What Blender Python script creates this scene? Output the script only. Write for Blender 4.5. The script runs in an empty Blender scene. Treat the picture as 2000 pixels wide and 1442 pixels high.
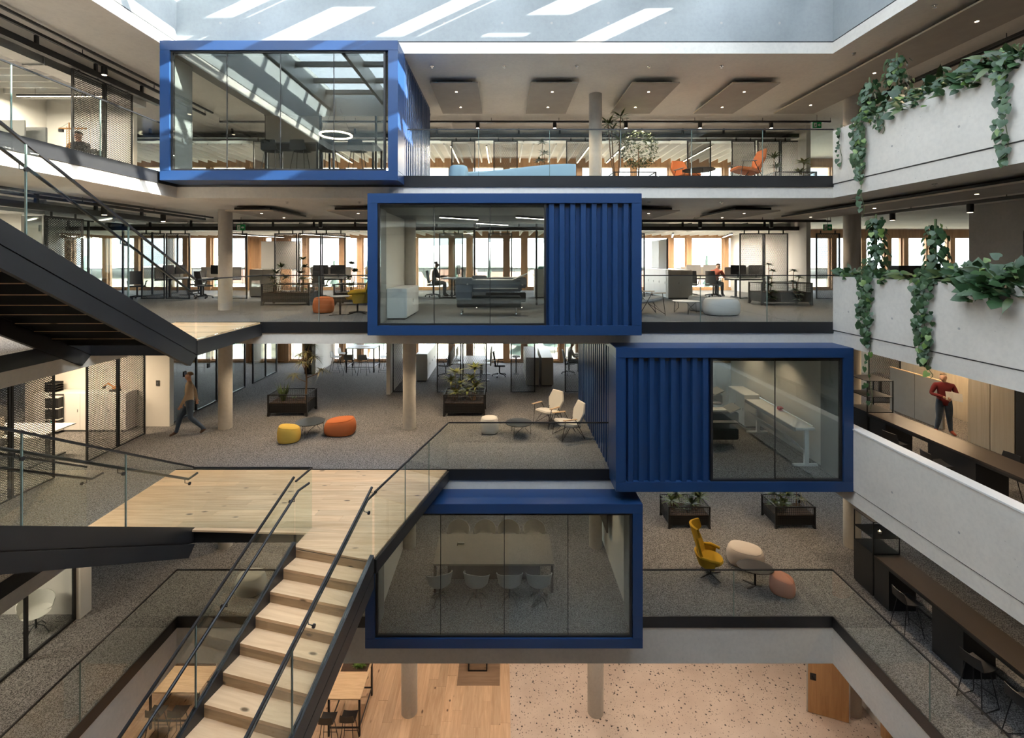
import bpy, bmesh, math, random
from mathutils import Vector, Matrix
random.seed(7)
SC = bpy.context.scene
COL = SC.collection
PI = math.pi

# ---------------------------------------------------------------- camera, world, sun, exposure
F_PX, CX, CY, ZC = 944.0, 985.0, 507.0, 13.10      # wide shift lens; eye height above the ground floor
cam_d = bpy.data.cameras.new('camera'); cam = bpy.data.objects.new('camera', cam_d); COL.objects.link(cam)
cam.location = (0, 0, ZC); cam.rotation_euler = (PI/2, 0, 0)
cam_d.sensor_width = 36.0; cam_d.sensor_fit = 'HORIZONTAL'; cam_d.lens = 36.0*F_PX/2000.0
cam_d.shift_x = (1000-CX)/2000.0; cam_d.shift_y = -(721-CY)/2000.0
cam_d.clip_start = 0.02; cam_d.clip_end = 3000
SC.camera = cam
SUN_DIR = Vector((2.13, -0.59, 1.0)).normalized()   # towards the sun
w = bpy.data.worlds.new('world'); SC.world = w; w.use_nodes = True
nt = w.node_tree; bg = nt.nodes['Background']
sky = nt.nodes.new('ShaderNodeTexSky'); sky.sky_type = 'NISHITA'; sky.sun_disc = False
sky.sun_elevation = math.asin(SUN_DIR.z); sky.sun_rotation = math.atan2(SUN_DIR.x, SUN_DIR.y)
sky.altitude = 500; sky.air_density = 1.0; sky.dust_density = 1.6; sky.ozone_density = 1.0
hs = nt.nodes.new('ShaderNodeHueSaturation'); hs.inputs['Saturation'].default_value = 0.28; nt.links.new(sky.outputs[0], hs.inputs['Color'])
nt.links.new(hs.outputs[0], bg.inputs[0]); bg.inputs[1].default_value = 1.35
sun_d = bpy.data.lights.new('sun', 'SUN'); sun_d.energy = 20.0; sun_d.angle = math.radians(0.5); sun_d.color = (1.0, 0.93, 0.84)
sun = bpy.data.objects.new('sun', sun_d); COL.objects.link(sun); sun.location = (20, -10, 40)
sun.rotation_euler = SUN_DIR.to_track_quat('Z', 'Y').to_euler()
vs = SC.view_settings; SC.display_settings.display_device = 'sRGB'
vs.view_transform = 'Standard'; vs.look = 'None'; vs.gamma = 1.0; vs.use_curve_mapping = False
vs.exposure = 1.2
SPOT_W = 84.0                                       # warm downlights of the galleries
GROUND_W = 58.0
cy = SC.cycles
cy.max_bounces = 6; cy.diffuse_bounces = 3; cy.glossy_bounces = 3; cy.transmission_bounces = 2; cy.transparent_max_bounces = 14
cy.sample_clamp_indirect = 6.0; cy.caustics_reflective = False; cy.caustics_refractive = False; cy.use_denoising = True
cy.blur_glossy = 0.5; cy.use_adaptive_sampling = True; cy.adaptive_threshold = 0.1; cy.adaptive_min_samples = 16

# ---------------------------------------------------------------- grid of the building (metres)
D = 11.24; XL, XR = -7.62, 7.64; YF = 10.55; YFAC = 23.0; YN = -0.12
LV = {0: 0.0, 1: 4.80, 2: 8.22, 3: 11.64, 4: 15.03}
BOT = {1: 3.70, 2: 7.72, 3: 11.14, 4: 14.53}
ROOF = 17.89; SKY_Z = 20.2
XW0, XW1 = -21.0, 23.0
def FX(px, d): return (px-CX)*d/F_PX                 # photo column -> metres at depth d
def FZ(py, d): return ZC-(py-CY)*d/F_PX
def FD(py, lv, h=0.0): return F_PX*(ZC-LV[lv]-h)/(py-CY)
def FP(px, py, lv, h=0.0):
    d = FD(py, lv, h); return (FX(px, d), d)

# ---------------------------------------------------------------- materials
MATS = {}
def _nodes(name):
    m = bpy.data.materials.new(name); m.use_nodes = True; MATS[name] = m
    n = m.node_tree.nodes; return m, n, m.node_tree.links, n['Principled BSDF']
def mat(name, c, rough=0.5, metal=0.0, var=0.08, scale=6.0, bump=0.0, bscale=80.0, spec=0.5, sheen=0.0, sub=0.0):
    m, n, l, b = _nodes(name)
    tc = n.new('ShaderNodeTexCoord'); no = n.new('ShaderNodeTexNoise'); no.inputs['Scale'].default_value = scale; no.inputs['Detail'].default_value = 4
    l.new(tc.outputs['Object'], no.inputs['Vector'])
    mx = n.new('ShaderNodeMix'); mx.data_type = 'RGBA'
    mx.inputs[6].default_value = (*[max(0, x*(1-var)) for x in c], 1); mx.inputs[7].default_value = (*[min(1, x*(1+var)) for x in c], 1)
    l.new(no.outputs['Fac'], mx.inputs[0]); l.new(mx.outputs[2], b.inputs['Base Color'])
    b.inputs['Roughness'].default_value = rough; b.inputs['Metallic'].default_value = metal; b.inputs['Specular IOR Level'].default_value = spec
    if sheen: b.inputs['Sheen Weight'].default_value = sheen
    if bump:
        n2 = n.new('ShaderNodeTexNoise'); n2.inputs['Scale'].default_value = bscale; l.new(tc.outputs['Object'], n2.inputs['Vector'])
        bp = n.new('ShaderNodeBump'); bp.inputs['Strength'].default_value = bump; bp.inputs['Distance'].default_value = 0.01
        l.new(n2.outputs['Fac'], bp.inputs['Height']); l.new(bp.outputs[0], b.inputs['Normal'])
    return m
def emit(name, c, s):
    m, n, l, b = _nodes(name); b.inputs['Base Color'].default_value = (*c, 1)
    b.inputs['Emission Color'].default_value = (*c, 1); b.inputs['Emission Strength'].default_value = s; return m
def ramp(n, stops):
    r = n.new('ShaderNodeValToRGB'); e = r.color_ramp.elements
    while len(e) < len(stops): e.new(0.5)
    for i, (p, c) in enumerate(stops): e[i].position = p; e[i].color = (*c, 1)
    return r
def glass(name, tint, f0=0.07):
    m, n, l, b = _nodes(name); n.remove(b); out = n['Material Output']
    tr = n.new('ShaderNodeBsdfTransparent'); tr.inputs[0].default_value = (*tint, 1)
    gl = n.new('ShaderNodeBsdfGlossy'); gl.inputs['Roughness'].default_value = 0.0; gl.inputs[0].default_value = (0.95, 1, 0.98, 1)
    lw = n.new('ShaderNodeLayerWeight'); lw.inputs[0].default_value = 0.5
    p = n.new('ShaderNodeMath'); p.operation = 'POWER'; p.inputs[1].default_value = 5; l.new(lw.outputs['Facing'], p.inputs[0])
    q = n.new('ShaderNodeMath'); q.operation = 'MULTIPLY_ADD'; q.inputs[1].default_value = 1-f0; q.inputs[2].default_value = f0; l.new(p.outputs[0], q.inputs[0])
    mx = n.new('ShaderNodeMixShader'); l.new(q.outputs[0], mx.inputs[0]); l.new(tr.outputs[0], mx.inputs[1]); l.new(gl.outputs[0], mx.inputs[2])
    l.new(mx.outputs[0], out.inputs[0]); return m
def concrete(name, c, var=0.10, rough=0.75, holes=False):
    m, n, l, b = _nodes(name); tc = n.new('ShaderNodeTexCoord')
    a = n.new('ShaderNodeTexNoise'); a.inputs['Scale'].default_value = 0.9; a.inputs['Detail'].default_value = 6; a.inputs['Roughness'].default_value = 0.6
    s = n.new('ShaderNodeTexNoise'); s.inputs['Scale'].default_value = 14; s.inputs['Detail'].default_value = 3
    l.new(tc.outputs['Object'], a.inputs['Vector']); l.new(tc.outputs['Object'], s.inputs['Vector'])
    r = ramp(n, [(0.3, [x*(1-var) for x in c]), (0.7, [min(1, x*(1+var*0.6)) for x in c])]); l.new(a.outputs['Fac'], r.inputs[0])
    mx = n.new('ShaderNodeMix'); mx.data_type = 'RGBA'; mx.blend_type = 'MULTIPLY'; mx.inputs[0].default_value = 0.35
    r2 = ramp(n, [(0.3, (0.82, 0.82, 0.82)), (0.6, (1, 1, 1))]); l.new(s.outputs['Fac'], r2.inputs[0])
    l.new(r.outputs[0], mx.inputs[6]); l.new(r2.outputs[0], mx.inputs[7]); col = mx.outputs[2]
    v = n.new('ShaderNodeTexVoronoi'); v.inputs['Scale'].default_value = 5.0; l.new(tc.outputs['Object'], v.inputs['Vector'])   # small air pores
    r3 = ramp(n, [(0.035, (0.55, 0.55, 0.53)), (0.05, (1, 1, 1))]); l.new(v.outputs['Distance'], r3.inputs[0])
    m2 = n.new('ShaderNodeMix'); m2.data_type = 'RGBA'; m2.blend_type = 'MULTIPLY'; m2.inputs[0].default_value = 0.6
    l.new(col, m2.inputs[6]); l.new(r3.outputs[0], m2.inputs[7]); l.new(m2.outputs[2], b.inputs['Base Color'])
    b.inputs['Roughness'].default_value = rough
    bp = n.new('ShaderNodeBump'); bp.inputs['Strength'].default_value = 0.15; bp.inputs['Distance'].default_value = 0.01
    l.new(s.outputs['Fac'], bp.inputs['Height']); l.new(bp.outputs[0], b.inputs['Normal']); return m
def carpet(name, lo, hi, scale=75):
    m, n, l, b = _nodes(name); tc = n.new('ShaderNodeTexCoord')
    a = n.new('ShaderNodeTexNoise'); a.inputs['Scale'].default_value = scale; a.inputs['Detail'].default_value = 2
    l.new(tc.outputs['Object'], a.inputs['Vector'])
    r = ramp(n, [(0.38, lo), (0.62, hi)]); l.new(a.outputs['Fac'], r.inputs[0]); l.new(r.outputs[0], b.inputs['Base Color'])
    b.inputs['Roughness'].default_value = 0.95; b.inputs['Specular IOR Level'].default_value = 0.15
    bp = n.new('ShaderNodeBump'); bp.inputs['Strength'].default_value = 0.4; bp.inputs['Distance'].default_value = 0.01
    l.new(a.outputs['Fac'], bp.inputs['Height']); l.new(bp.outputs[0], b.inputs['Normal']); return m
def wood(name, lo, hi, knot, rough=0.45, stretch=(1.2, 14, 14), knots=True):
    """grain runs along local x; every plank shifts the pattern by its own random number"""
    m, n, l, b = _nodes(name); tc = n.new('ShaderNodeTexCoord'); oi = n.new('ShaderNodeObjectInfo')
    of = n.new('ShaderNodeVectorMath'); of.operation = 'SCALE'; of.inputs[0].default_value = (37, 19, 53); l.new(oi.outputs['Random'], of.inputs['Scale'])
    ad = n.new('ShaderNodeVectorMath'); l.new(tc.outputs['Object'], ad.inputs[0]); l.new(of.outputs[0], ad.inputs[1])
    mp = n.new('ShaderNodeMapping'); mp.inputs['Scale'].default_value = stretch; l.new(ad.outputs[0], mp.inputs[0])
    a = n.new('ShaderNodeTexNoise'); a.inputs['Scale'].default_value = 1.0; a.inputs['Detail'].default_value = 6; a.inputs['Distortion'].default_value = 0.6
    l.new(mp.outputs[0], a.inputs['Vector'])
    r = ramp(n, [(0.3, lo), (0.68, hi)]); l.new(a.outputs['Fac'], r.inputs[0]); col = r.outputs[0]
    br = n.new('ShaderNodeMath'); br.operation = 'MULTIPLY_ADD'; br.inputs[1].default_value = 0.22; br.inputs[2].default_value = 0.89; l.new(oi.outputs['Random'], br.inputs[0])
    hv = n.new('ShaderNodeHueSaturation'); l.new(br.outputs[0], hv.inputs['Value']); l.new(col, hv.inputs['Color']); col = hv.outputs[0]
    if knots:
        mk = n.new('ShaderNodeMapping'); mk.inputs['Scale'].default_value = (1.6, 3.6, 3.6); l.new(ad.outputs[0], mk.inputs[0])
        v = n.new('ShaderNodeTexVoronoi'); v.inputs['Scale'].default_value = 1.0; l.new(mk.outputs[0], v.inputs['Vector'])
        rk = ramp(n, [(0.06, (1, 1, 1)), (0.13, (0, 0, 0))]); l.new(v.outputs['Distance'], rk.inputs[0])
        mx = n.new('ShaderNodeMix'); mx.data_type = 'RGBA'; l.new(rk.outputs[0], mx.inputs[0]); l.new(col, mx.inputs[6]); mx.inputs[7].default_value = (*knot, 1); col = mx.outputs[2]
    l.new(col, b.inputs['Base Color']); b.inputs['Roughness'].default_value = rough; return m
def terrazzo(name):
    m, n, l, b = _nodes(name); tc = n.new('ShaderNodeTexCoord'); base = None
    no = n.new('ShaderNodeTexNoise'); no.inputs['Scale'].default_value = 1.2; l.new(tc.outputs['Object'], no.inputs['Vector'])
    r0 = ramp(n, [(0.3, (0.55, 0.45, 0.385)), (0.7, (0.65, 0.55, 0.475))]); l.new(no.outputs['Fac'], r0.inputs[0]); col = r0.outputs[0]
    for sc, th, c in ((7.5, 0.20, (0.07, 0.06, 0.055)), (13, 0.22, (0.20, 0.165, 0.14)), (22, 0.2, (0.30, 0.25, 0.21))):
        v = n.new('ShaderNodeTexVoronoi'); v.inputs['Scale'].default_value = sc; l.new(tc.outputs['Object'], v.inputs['Vector'])
        sp = n.new('ShaderNodeSeparateColor'); l.new(v.outputs['Color'], sp.inputs[0])
        gt = n.new('ShaderNodeMath'); gt.operation = 'GREATER_THAN'; gt.inputs[1].default_value = 0.45; l.new(sp.outputs[0], gt.inputs[0])
        lt = n.new('ShaderNodeMath'); lt.operation = 'LESS_THAN'; lt.inputs[1].default_value = th; l.new(v.outputs['Distance'], lt.inputs[0])
        mu = n.new('ShaderNodeMath'); mu.operation = 'MULTIPLY'; l.new(gt.outputs[0], mu.inputs[0]); l.new(lt.outputs[0], mu.inputs[1])
        mx = n.new('ShaderNodeMix'); mx.data_type = 'RGBA'; l.new(mu.outputs[0], mx.inputs[0]); l.new(col, mx.inputs[6]); mx.inputs[7].default_value = (*c, 1); col = mx.outputs[2]
    l.new(col, b.inputs['Base Color']); b.inputs['Roughness'].default_value = 0.35; return m
def leafmat(name, lo, hi):
    m, n, l, b = _nodes(name); oi = n.new('ShaderNodeObjectInfo'); tc = n.new('ShaderNodeTexCoord')
    no = n.new('ShaderNodeTexNoise'); no.inputs['Scale'].default_value = 9; l.new(tc.outputs['Object'], no.inputs['Vector'])
    av = n.new('ShaderNodeMath'); av.operation = 'MULTIPLY_ADD'; av.inputs[1].default_value = 0.5; l.new(oi.outputs['Random'], av.inputs[0]); 
    hf = n.new('ShaderNodeMath'); hf.operation = 'MULTIPLY'; hf.inputs[1].default_value = 0.5; l.new(no.outputs['Fac'], hf.inputs[0]); l.new(hf.outputs[0], av.inputs[2])
    r = ramp(n, [(0.2, lo), (0.8, hi)]); l.new(av.outputs[0], r.inputs[0]); l.new(r.outputs[0], b.inputs['Base Color'])
    b.inputs['Roughness'].default_value = 0.42; return m

concrete('concrete', (0.75, 0.71, 0.64), 0.07); concrete('well_concrete', (0.34, 0.37, 0.375)); concrete('soffit', (0.46, 0.44, 0.41), 0.14); concrete('column', (0.52, 0.49, 0.44), 0.06)
carpet('carpet', (0.055, 0.053, 0.052), (0.30, 0.29, 0.285), 58); carpet('carpet_dark', (0.04, 0.04, 0.042), (0.13, 0.13, 0.13))
carpet('felt', (0.20, 0.19, 0.18), (0.30, 0.285, 0.27), 40)
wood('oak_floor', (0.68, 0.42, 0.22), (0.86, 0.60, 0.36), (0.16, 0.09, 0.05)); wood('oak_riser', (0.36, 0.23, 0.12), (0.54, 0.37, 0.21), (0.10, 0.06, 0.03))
wood('oak_tread_lit', (0.78, 0.49, 0.265), (0.92, 0.63, 0.37), (0.2, 0.12, 0.06)); wood('oak_ground', (0.52, 0.34, 0.21), (0.66, 0.47, 0.31), (0.14, 0.08, 0.05)); wood('oak_dark', (0.20, 0.13, 0.085), (0.28, 0.19, 0.125), (0.05, 0.03, 0.02))  # tread oak: same oak as the landing, extra brightness put into its colour
wood('larch', (0.40, 0.22, 0.11), (0.56, 0.34, 0.18), (0.2, 0.1, 0.05), 0.55, (10, 10, 0.8), False)
wood('oak_door', (0.40, 0.21, 0.085), (0.52, 0.30, 0.13), (0.2, 0.1, 0.05), 0.4, (12, 12, 0.9), False)
wood('birch_panel', (0.42, 0.36, 0.27), (0.52, 0.46, 0.36), (0.2, 0.1, 0.05), 0.6, (10, 10, 0.5), False)
wood('oak_small', (0.55, 0.38, 0.22), (0.68, 0.50, 0.31), (0.2, 0.1, 0.05), 0.45, (2, 20, 20), False)
terrazzo('terrazzo')
mat('blue_paint', (0.014, 0.05, 0.15), 0.36, 0.0, 0.05, 2.0); mat('blue_shadow_gap', (0.006, 0.012, 0.03), 0.6)
mat('black_steel', (0.017, 0.017, 0.018), 0.38, 0.0, 0.25, 2.5); mat('black_metal', (0.014, 0.014, 0.015), 0.45); mat('gunmetal', (0.06, 0.07, 0.075), 0.35, 0.6)
mat('steel', (0.55, 0.55, 0.55), 0.28, 1.0); mat('galvanised', (0.36, 0.37, 0.36), 0.42, 0.85, 0.2, 5.0); mat('chrome', (0.75, 0.75, 0.75), 0.12, 1.0)
mat('white_wall', (0.70, 0.68, 0.64), 0.85, 0, 0.03, 1.0); mat('white_lacquer', (0.74, 0.74, 0.73), 0.35, 0, 0.02); mat('baffle', (0.80, 0.79, 0.76), 0.8, 0, 0.03)
mat('beige_lacquer', (0.50, 0.47, 0.41), 0.45, 0, 0.03); mat('grey_paint', (0.28, 0.28, 0.27), 0.6); mat('dark_grey', (0.06, 0.06, 0.062), 0.6); mat('navy', (0.012, 0.016, 0.04), 0.5)
mat('board', (0.36, 0.33, 0.29), 0.9, 0, 0.14, 3.0, 0.3, 120); mat('board_edge', (0.62, 0.55, 0.44), 0.85, 0, 0.08)
mat('grey_fabric', (0.30, 0.31, 0.315), 0.95, 0, 0.06, 60, 0.2, 300, 0.2); mat('light_fabric', (0.62, 0.61, 0.58), 0.95, 0, 0.05, 60, 0.2, 300, 0.2); mat('blue_fabric', (0.33, 0.46, 0.54), 0.95, 0, 0.05, 60, 0.2, 300, 0.2)
mat('orange_fabric', (0.52, 0.155, 0.055), 0.95, 0, 0.06, 60, 0.2, 300, 0.2); mat('yellow_fabric', (0.52, 0.32, 0.03), 0.95, 0, 0.06, 60, 0.2, 300, 0.2)
mat('pale_yellow', (0.60, 0.40, 0.08), 0.95, 0, 0.05, 60, 0.2, 300, 0.2); mat('pink_fabric', (0.58, 0.26, 0.17), 0.95, 0, 0.05, 60, 0.2, 300, 0.2); mat('pinkwhite', (0.62, 0.55, 0.50), 0.95, 0, 0.05, 60, 0.2, 300, 0.2)
mat('grey_screen', (0.40, 0.37, 0.32), 0.95, 0, 0.05, 40, 0.2, 300, 0.2)
mat('counter_top', (0.045, 0.034, 0.028), 0.35, 0, 0.1, 3); mat('soil', (0.06, 0.035, 0.022), 0.95, 0, 0.5, 30, 1.0, 60); mat('table_grey', (0.19, 0.175, 0.155), 0.5); mat('shell_grey', (0.34, 0.34, 0.33), 0.5); mat('shell_white', (0.66, 0.66, 0.63), 0.45)
mat('screen', (0.012, 0.013, 0.015), 0.18); mat('paper', (0.78, 0.77, 0.74), 0.8, 0, 0.04); mat('red', (0.5, 0.02, 0.03), 0.5); mat('teal', (0.03, 0.4, 0.42), 0.5); mat('tan', (0.45, 0.32, 0.2), 0.7); mat('yellow_plastic', (0.75, 0.5, 0.03), 0.5); mat('crane', (0.55, 0.25, 0.05), 0.5); mat('greyblue', (0.12, 0.14, 0.17), 0.6)
mat('skin', (0.50, 0.29, 0.20), 0.55, 0, 0.05); mat('hair', (0.05, 0.03, 0.02), 0.8); mat('hair_fair', (0.30, 0.20, 0.12), 0.8); mat('maroon', (0.13, 0.012, 0.016), 0.95); mat('rust', (0.34, 0.085, 0.05), 0.95); mat('beige_knit', (0.40, 0.31, 0.22), 0.95); mat('jeans', (0.045, 0.07, 0.11), 0.9, 0, 0.4, 9); mat('dark_cloth', (0.02, 0.021, 0.025), 0.95); mat('charcoal', (0.05, 0.05, 0.052), 0.95); mat('shoe', (0.07, 0.035, 0.02), 0.7); mat('shoe_red', (0.32, 0.06, 0.03), 0.7); mat('white_shirt', (0.5, 0.45, 0.4), 0.9, 0, 0.5, 25)
mat('bark', (0.20, 0.12, 0.07), 0.9, 0, 0.3, 20); mat('stem', (0.10, 0.13, 0.05), 0.7); mat('petal', (0.85, 0.85, 0.80), 0.6)
leafmat('leaf_ivy', (0.016, 0.05, 0.018), (0.055, 0.115, 0.04)); leafmat('leaf_palm', (0.03, 0.055, 0.02), (0.11, 0.15, 0.045)); leafmat('leaf_dry', (0.06, 0.065, 0.022), (0.20, 0.18, 0.075)); leafmat('leaf_light', (0.08, 0.16, 0.03), (0.2, 0.3, 0.07)); leafmat('leaf_yellow', (0.10, 0.13, 0.03), (0.32, 0.33, 0.10))
glass('rail_glass', (0.955, 0.978, 0.966), 0.035); glass('box_glass', (0.90, 0.935, 0.92), 0.075); glass('window_glass', (0.95, 0.97, 0.97), 0.05); glass('partition_glass', (0.90, 0.925, 0.915), 0.06)
glass('roof_glass', (0.93, 0.96, 0.97), 0.04); mat('glass_edge', (0.16, 0.22, 0.20), 0.2, 0, 0.05)
emit('lamp_warm', (1.0, 0.78, 0.55), 5.0); emit('lamp_white', (1.0, 0.90, 0.76), 7.0); emit('lamp_strip', (1.0, 0.80, 0.56), 5.0)
mat('sign_green', (0.0, 0.35, 0.09), 0.4); mat('sign_white', (0.8, 0.85, 0.8), 0.4)
mat('grass', (0.32, 0.31, 0.22), 0.95, 0, 0.3, 0.05); mat('far_forest', (0.055, 0.085, 0.065), 0.95, 0, 0.4, 0.15); mat('hill', (0.22, 0.27, 0.28), 0.95, 0, 0.3, 0.02); mat('house_white', (0.75, 0.73, 0.7), 0.9); mat('roof_tile', (0.25, 0.14, 0.10), 0.9)  # hill colour is paled to hold distance haze and glare

# ---------------------------------------------------------------- mesh helpers
class MB:
    def __init__(s): s.v = []; s.f = []; s.mi = []; s.cur = 0
    def add(s, vs, fs):
        o = len(s.v); s.v += [tuple(p) for p in vs]; s.f += [tuple(i+o for i in f) for f in fs]; s.mi += [s.cur]*len(fs); return s
    def box(s, x0, x1, y0, y1, z0, z1):
        return s.add([(x0,y0,z0),(x1,y0,z0),(x1,y1,z0),(x0,y1,z0),(x0,y0,z1),(x1,y0,z1),(x1,y1,z1),(x0,y1,z1)],
                     [(0,3,2,1),(4,5,6,7),(0,1,5,4),(1,2,6,5),(2,3,7,6),(3,0,4,7)])
    def bbox(s, x0, x1, y0, y1, z0, z1, b=0.01):
        bm = bmesh.new(); bmesh.ops.create_cube(bm, size=1)
        for v in bm.verts: v.co = ((x0+x1)/2+v.co.x*(x1-x0), (y0+y1)/2+v.co.y*(y1-y0), (z0+z1)/2+v.co.z*(z1-z0))
        bmesh.ops.bevel(bm, geom=bm.edges[:], offset=b, segments=2, affect='EDGES')
        bm.verts.index_update(); s.add([v.co[:] for v in bm.verts], [[v.index for v in f.verts] for f in bm.faces]); bm.free(); return s
    def hexa(s, lo, hi):
        n = len(lo); s.add(list(lo)+list(hi), [tuple(range(n-1,-1,-1)), tuple(range(n, 2*n))]+[(i,(i+1)%n,n+(i+1)%n,n+i) for i in range(n)]); return s
    def prism(s, poly, z0, z1): return s.hexa([(x,y,z0) for x,y in poly], [(x,y,z1) for x,y in poly])
    def beam(s, a, b, w, h, up=(0,0,1)):
        a = Vector(a); b = Vector(b); t = (b-a).normalized(); u = Vector(up); r = t.cross(u)
        if r.length < 1e-4: r = t.cross(Vector((0,1,0)))
        r.normalize(); u = r.cross(t).normalized()
        q = [(-1,-1),(1,-1),(1,1),(-1,1)]
        return s.hexa([a+r*(i*w/2)+u*(j*h/2) for i,j in q], [b+r*(i*w/2)+u*(j*h/2) for i,j in q])
    def tube(s, pts, r, n=8, cap=True):
        pts = [Vector(p) for p in pts]; k = len(pts); rr = r if isinstance(r, (list, tuple)) else [r]*k; rings = []
        t0 = (pts[1]-pts[0]).normalized(); u = t0.orthogonal().normalized()
        for i, p in enumerate(pts):
            t = (pts[min(i+1,k-1)]-pts[max(i-1,0)]).normalized(); u = (u-t*u.dot(t)).normalized(); w = t.cross(u)
            rings.append([p+(u*math.cos(2*PI*j/n)+w*math.sin(2*PI*j/n))*rr[i] for j in range(n)])
        fs = [(i*n+j, i*n+(j+1)%n, (i+1)*n+(j+1)%n, (i+1)*n+j) for i in range(k-1) for j in range(n)]
        if cap: fs += [tuple(range(n-1,-1,-1)), tuple(range((k-1)*n, k*n))]
        return s.add([p for r_ in rings for p in r_], fs)
    def cyl(s, x, y, z0, z1, r, n=24, r2=None): return s.tube([(x,y,z0),(x,y,z1)], [r, r if r2 is None else r2], n)
    def lathe(s, prof, n=28, cx=0, cy=0, ex=1, ey=1):
        vs = [(cx+r*ex*math.cos(2*PI*j/n), cy+r*ey*math.sin(2*PI*j/n), z) for r, z in prof for j in range(n)]; k = len(prof)
        fs = [(i*n+j, i*n+(j+1)%n, (i+1)*n+(j+1)%n, (i+1)*n+j) for i in range(k-1) for j in range(n)]+[tuple(range(n-1,-1,-1)), tuple(range((k-1)*n, k*n))]
        return s.add(vs, fs)
    def grid(s, rows, close=False):
        k = len(rows); n = len(rows[0]); m_ = n if close else n-1
        return s.add([p for r in rows for p in r], [(i*n+j, i*n+(j+1)%n, (i+1)*n+(j+1)%n, (i+1)*n+j) for i in range(k-1) for j in range(m_)])
    def mesh(s, name, mats, smooth=False):
        me = bpy.data.meshes.new(name); me.from_pydata(s.v, [], s.f)
        for m in (mats if isinstance(mats, (list, tuple)) else [mats]): me.materials.append(MATS[m])
        if any(s.mi): me.polygons.foreach_set('material_index', s.mi)
        if smooth:
            me.polygons.foreach_set('use_smooth', [True]*len(me.polygons))
            try: me.set_sharp_from_angle(angle=math.radians(40))
            except Exception: pass
        me.update(); return me
    def build(s, name, mats, parent=None, smooth=False, loc=None, rz=0, kind=None, label=None):
        o = bpy.data.objects.new(name, s.mesh(name, mats, smooth)); COL.objects.link(o)
        if parent is not None: o.parent = parent
        if loc is not None: o.location = loc
        if rz: o.rotation_euler = (0, 0, rz)
        if kind: o['kind'] = kind
        if label: o['label'] = label
        return o
def inst(me, name, parent=None, loc=(0,0,0), rot=(0,0,0), sc=(1,1,1)):
    o = bpy.data.objects.new(name, me); COL.objects.link(o); o.parent = parent; o.location = loc; o.rotation_euler = rot; o.scale = sc; return o
def instm(me, name, parent, M):
    o = bpy.data.objects.new(name, me); COL.objects.link(o); o.parent = parent; o.matrix_basis = M; return o
def tag(o, label, cat, group=None):
    o['label'] = label; o['category'] = cat
    if group: o['group'] = group
    return o
def thing(name, label, cat, loc=(0,0,0), rz=0, group=None):
    o = bpy.data.objects.new(name, None); COL.objects.link(o); o.location = loc; o.rotation_euler = (0,0,rz); o.empty_display_size = 0.2
    return tag(o, label, cat, group)
def struct(name, mb, m, smooth=False): return mb.build(name, m, kind='structure', smooth=smooth)
def copy_tree(o, parent=None):
    c = o.copy(); COL.objects.link(c); c.parent = parent
    for ch in list(o.children): copy_tree(ch, c)
    return c
def dup(root, loc, rz, label=None, group=None):
    r = copy_tree(root); r.location = loc; r.rotation_euler = (0,0,rz)
    if label: r['label'] = label
    if group: r['group'] = group
    return r
class Proto:
    """first use places the prototype itself, later uses copy it"""
    def __init__(s, make): s.make = make; s.root = None
    def at(s, loc, rz, label, group=None):
        if s.root is None:
            s.root = s.make(); r = s.root; r.location = loc; r.rotation_euler = (0,0,rz); r['label'] = label
            if group: r['group'] = group
            return r
        r = dup(s.root, loc, rz, label)
        if group: r['group'] = group
        elif 'group' in r: del r['group']
        return r
# ================================================================ THE SETTING
LNAME = {0: 'ground', 1: 'first', 2: 'second', 3: 'third', 4: 'fourth'}
YB = -7.0                                            # far side of the gallery the photograph is taken from
def ring(mb, z0, z1, x0=XW0, x1=XW1, y0=YB, y1=YFAC+0.35):
    mb.box(x0, x1, D, y1, z0, z1); mb.box(x0, XL, y0, D, z0, z1); mb.box(XR, x1, y0, D, z0, z1); mb.box(XL, XR, y0, YN, z0, z1); return mb
# ground floor: terrazzo right, oak planks left
XWD = 0.17
struct('floor_terrazzo', MB().box(XWD, XW1, YB, YFAC+0.35, -0.3, 0.0), 'terrazzo')
fw = struct('floor_oak', MB().box(XW0, XWD, YB, YFAC+0.35, -0.3, -0.004), 'oak_ground')
pl = MB().box(-1.1, 1.1, -0.1385, 0.1385, -0.02, 0.004).mesh('plank', 'oak_ground'); pld = MB().box(-1.1, 1.1, -0.1385, 0.1385, -0.02, 0.004).mesh('plank_dark', 'oak_dark')
k = 0
for i in range(38):
    x = XWD-0.1395-i*0.279; y = 12.2-random.uniform(0, 1.4); j = 0
    while y < 17.2:
        L = random.choice((1.5, 1.9, 2.2, 2.6)); me = pl
        inst(me, 'plank', fw, (x, y+L/2, 0), (0, 0, PI/2), (L/2.204, 1, 1)); y += L
# concrete slabs, carpets, edge fascias
for lv in (1, 2, 3, 4):
    struct('ceiling_'+LNAME[lv-1], ring(MB(), BOT[lv], LV[lv]-0.012), 'concrete')
    mb = ring(MB(), LV[lv]-0.012, LV[lv], y0=YB); struct('floor_'+LNAME[lv], mb, 'carpet')
    h = 0.245
    e = D-0.03
    f = MB().box(XL, XR, e, D, LV[lv]-h, LV[lv]+0.012)
    y1 = 8.8 if lv in (2, 3) else D-0.03
    f.box(XL, XL+0.03, YN, y1, LV[lv]-h, LV[lv]+0.012)
    if lv == 1: f.box(XR-0.03, XR, YN, D-0.03, LV[lv]-h, LV[lv]+0.012)
    f.box(XL, XR, YN, YN+0.03, LV[lv]-h, LV[lv]+0.012)
    struct('trim_%d' % lv, f, 'black_steel')
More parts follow.
